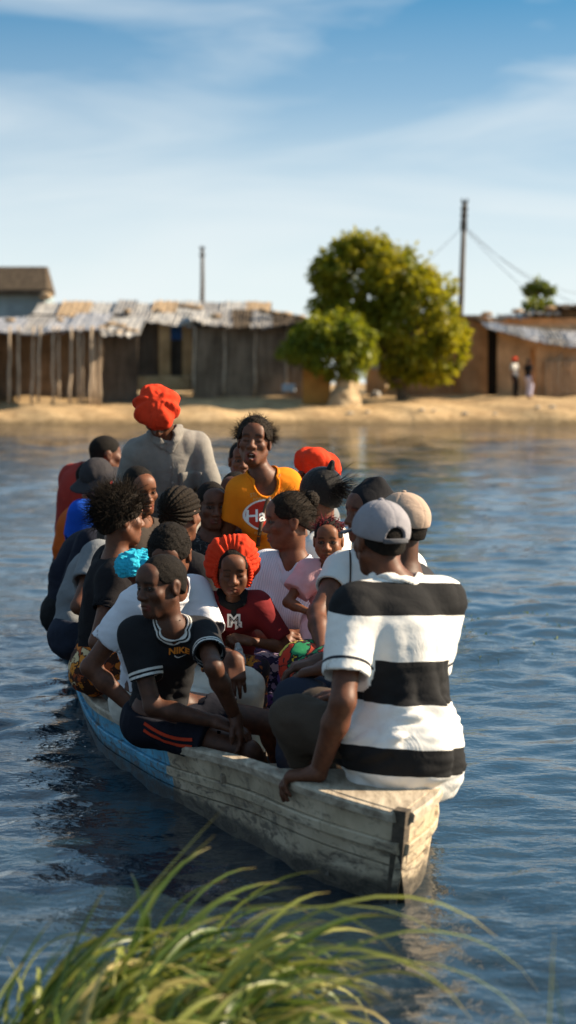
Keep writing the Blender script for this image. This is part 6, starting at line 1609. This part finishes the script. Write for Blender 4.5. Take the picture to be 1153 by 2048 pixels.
for i in range(28):      # upright ones, left
    sp.append(((gr.uniform(-.70, -.42), gr.uniform(5.1, 5.7), .06), gr.normal(.2, .5), gr.uniform(.28, .46), gr.uniform(.25, .8), gr.uniform(.1, .7), gr.uniform(.004, .008), float(gr.uniform(.1, .7))))
# the few long blades that stand out
for (u, y, az, L_, lean, bend, w, tn_) in ((-.56, 5.0, .25, .78, .72, .06, .009, .75), (-.60, 5.05, .2, .74, .78, .1, .007, .5), (-.40, 5.1, .05, .95, .55, 2.0, .008, .6), (-.30, 5.1, .0, 1.0, .60, 1.9, .007, .7), (-.15, 5.1, .0, .92, .5, 1.9, .008, .8), (.0, 5.1, -.1, .85, .55, 2.1, .007, .7), (-.42, 5.0, -.5, .62, .3, 2.4, .008, .95), (-.2, 5.0, -.3, .9, .6, 2.0, .008, .8), (-.05, 4.9, -.2, .9, .6, 2.2, .007, .65), (-.7, 4.9, 1.9, .5, .25, .4, .006, .85)):
    sp.append(((u - .1, y + .45, .06), az, L_, lean, bend, w, tn_))
tag(link('grass', blades(sp, 4), M_GRASS), 'tussock of long yellow-green grass blown over in the foreground', 'grass', kind='stuff')
sp = [((gr.uniform(.46, .56), gr.uniform(4.3, 4.6), .0), gr.uniform(0, 6.28), gr.uniform(.35, .62), gr.uniform(.02, .2), gr.uniform(.0, .4), .0022, float(gr.uniform(.5, .9))) for i in range(9)]
tag(link('reeds', blades(sp, 6), M_GRASS), 'a few thin blurred reed stalks at the lower right edge', 'reeds', kind='stuff')
# weed tips on the right, small and pale to imitate water glints
sp = []
for i in range(170):
    y = gr.uniform(14.2, 17.2); x = .9 + abs(gr.normal(0, .9)) + .25 * math.sin(y * 5); 
    sp.append(((x, y, -.01), gr.uniform(0, 6.28), gr.uniform(.01, .03), gr.uniform(.2, 1.3), gr.uniform(0, .8), gr.uniform(.004, .010), float(gr.uniform(.3, 1.0))))
tag(link('weed_glints', blades(sp, 8), M_GRASS), 'patch of weed tips imitating water glints right of the boat', 'water weed', kind='stuff')
for p_, lab in (((-.68, 5.1), 'thin grass stems at the lower left corner'),):
    sp = [((p_[0] + gr.normal(0, .07), p_[1] + gr.uniform(0, .5), .0), gr.normal(.3, .9), gr.uniform(.22, .42), gr.uniform(.2, .8), gr.uniform(.2, 1.4), gr.uniform(.004, .008), float(gr.uniform(.3, .9))) for i in range(40)]
    tag(link('grass_stems', blades(sp, 9), M_GRASS), lab, 'grass', kind='stuff')
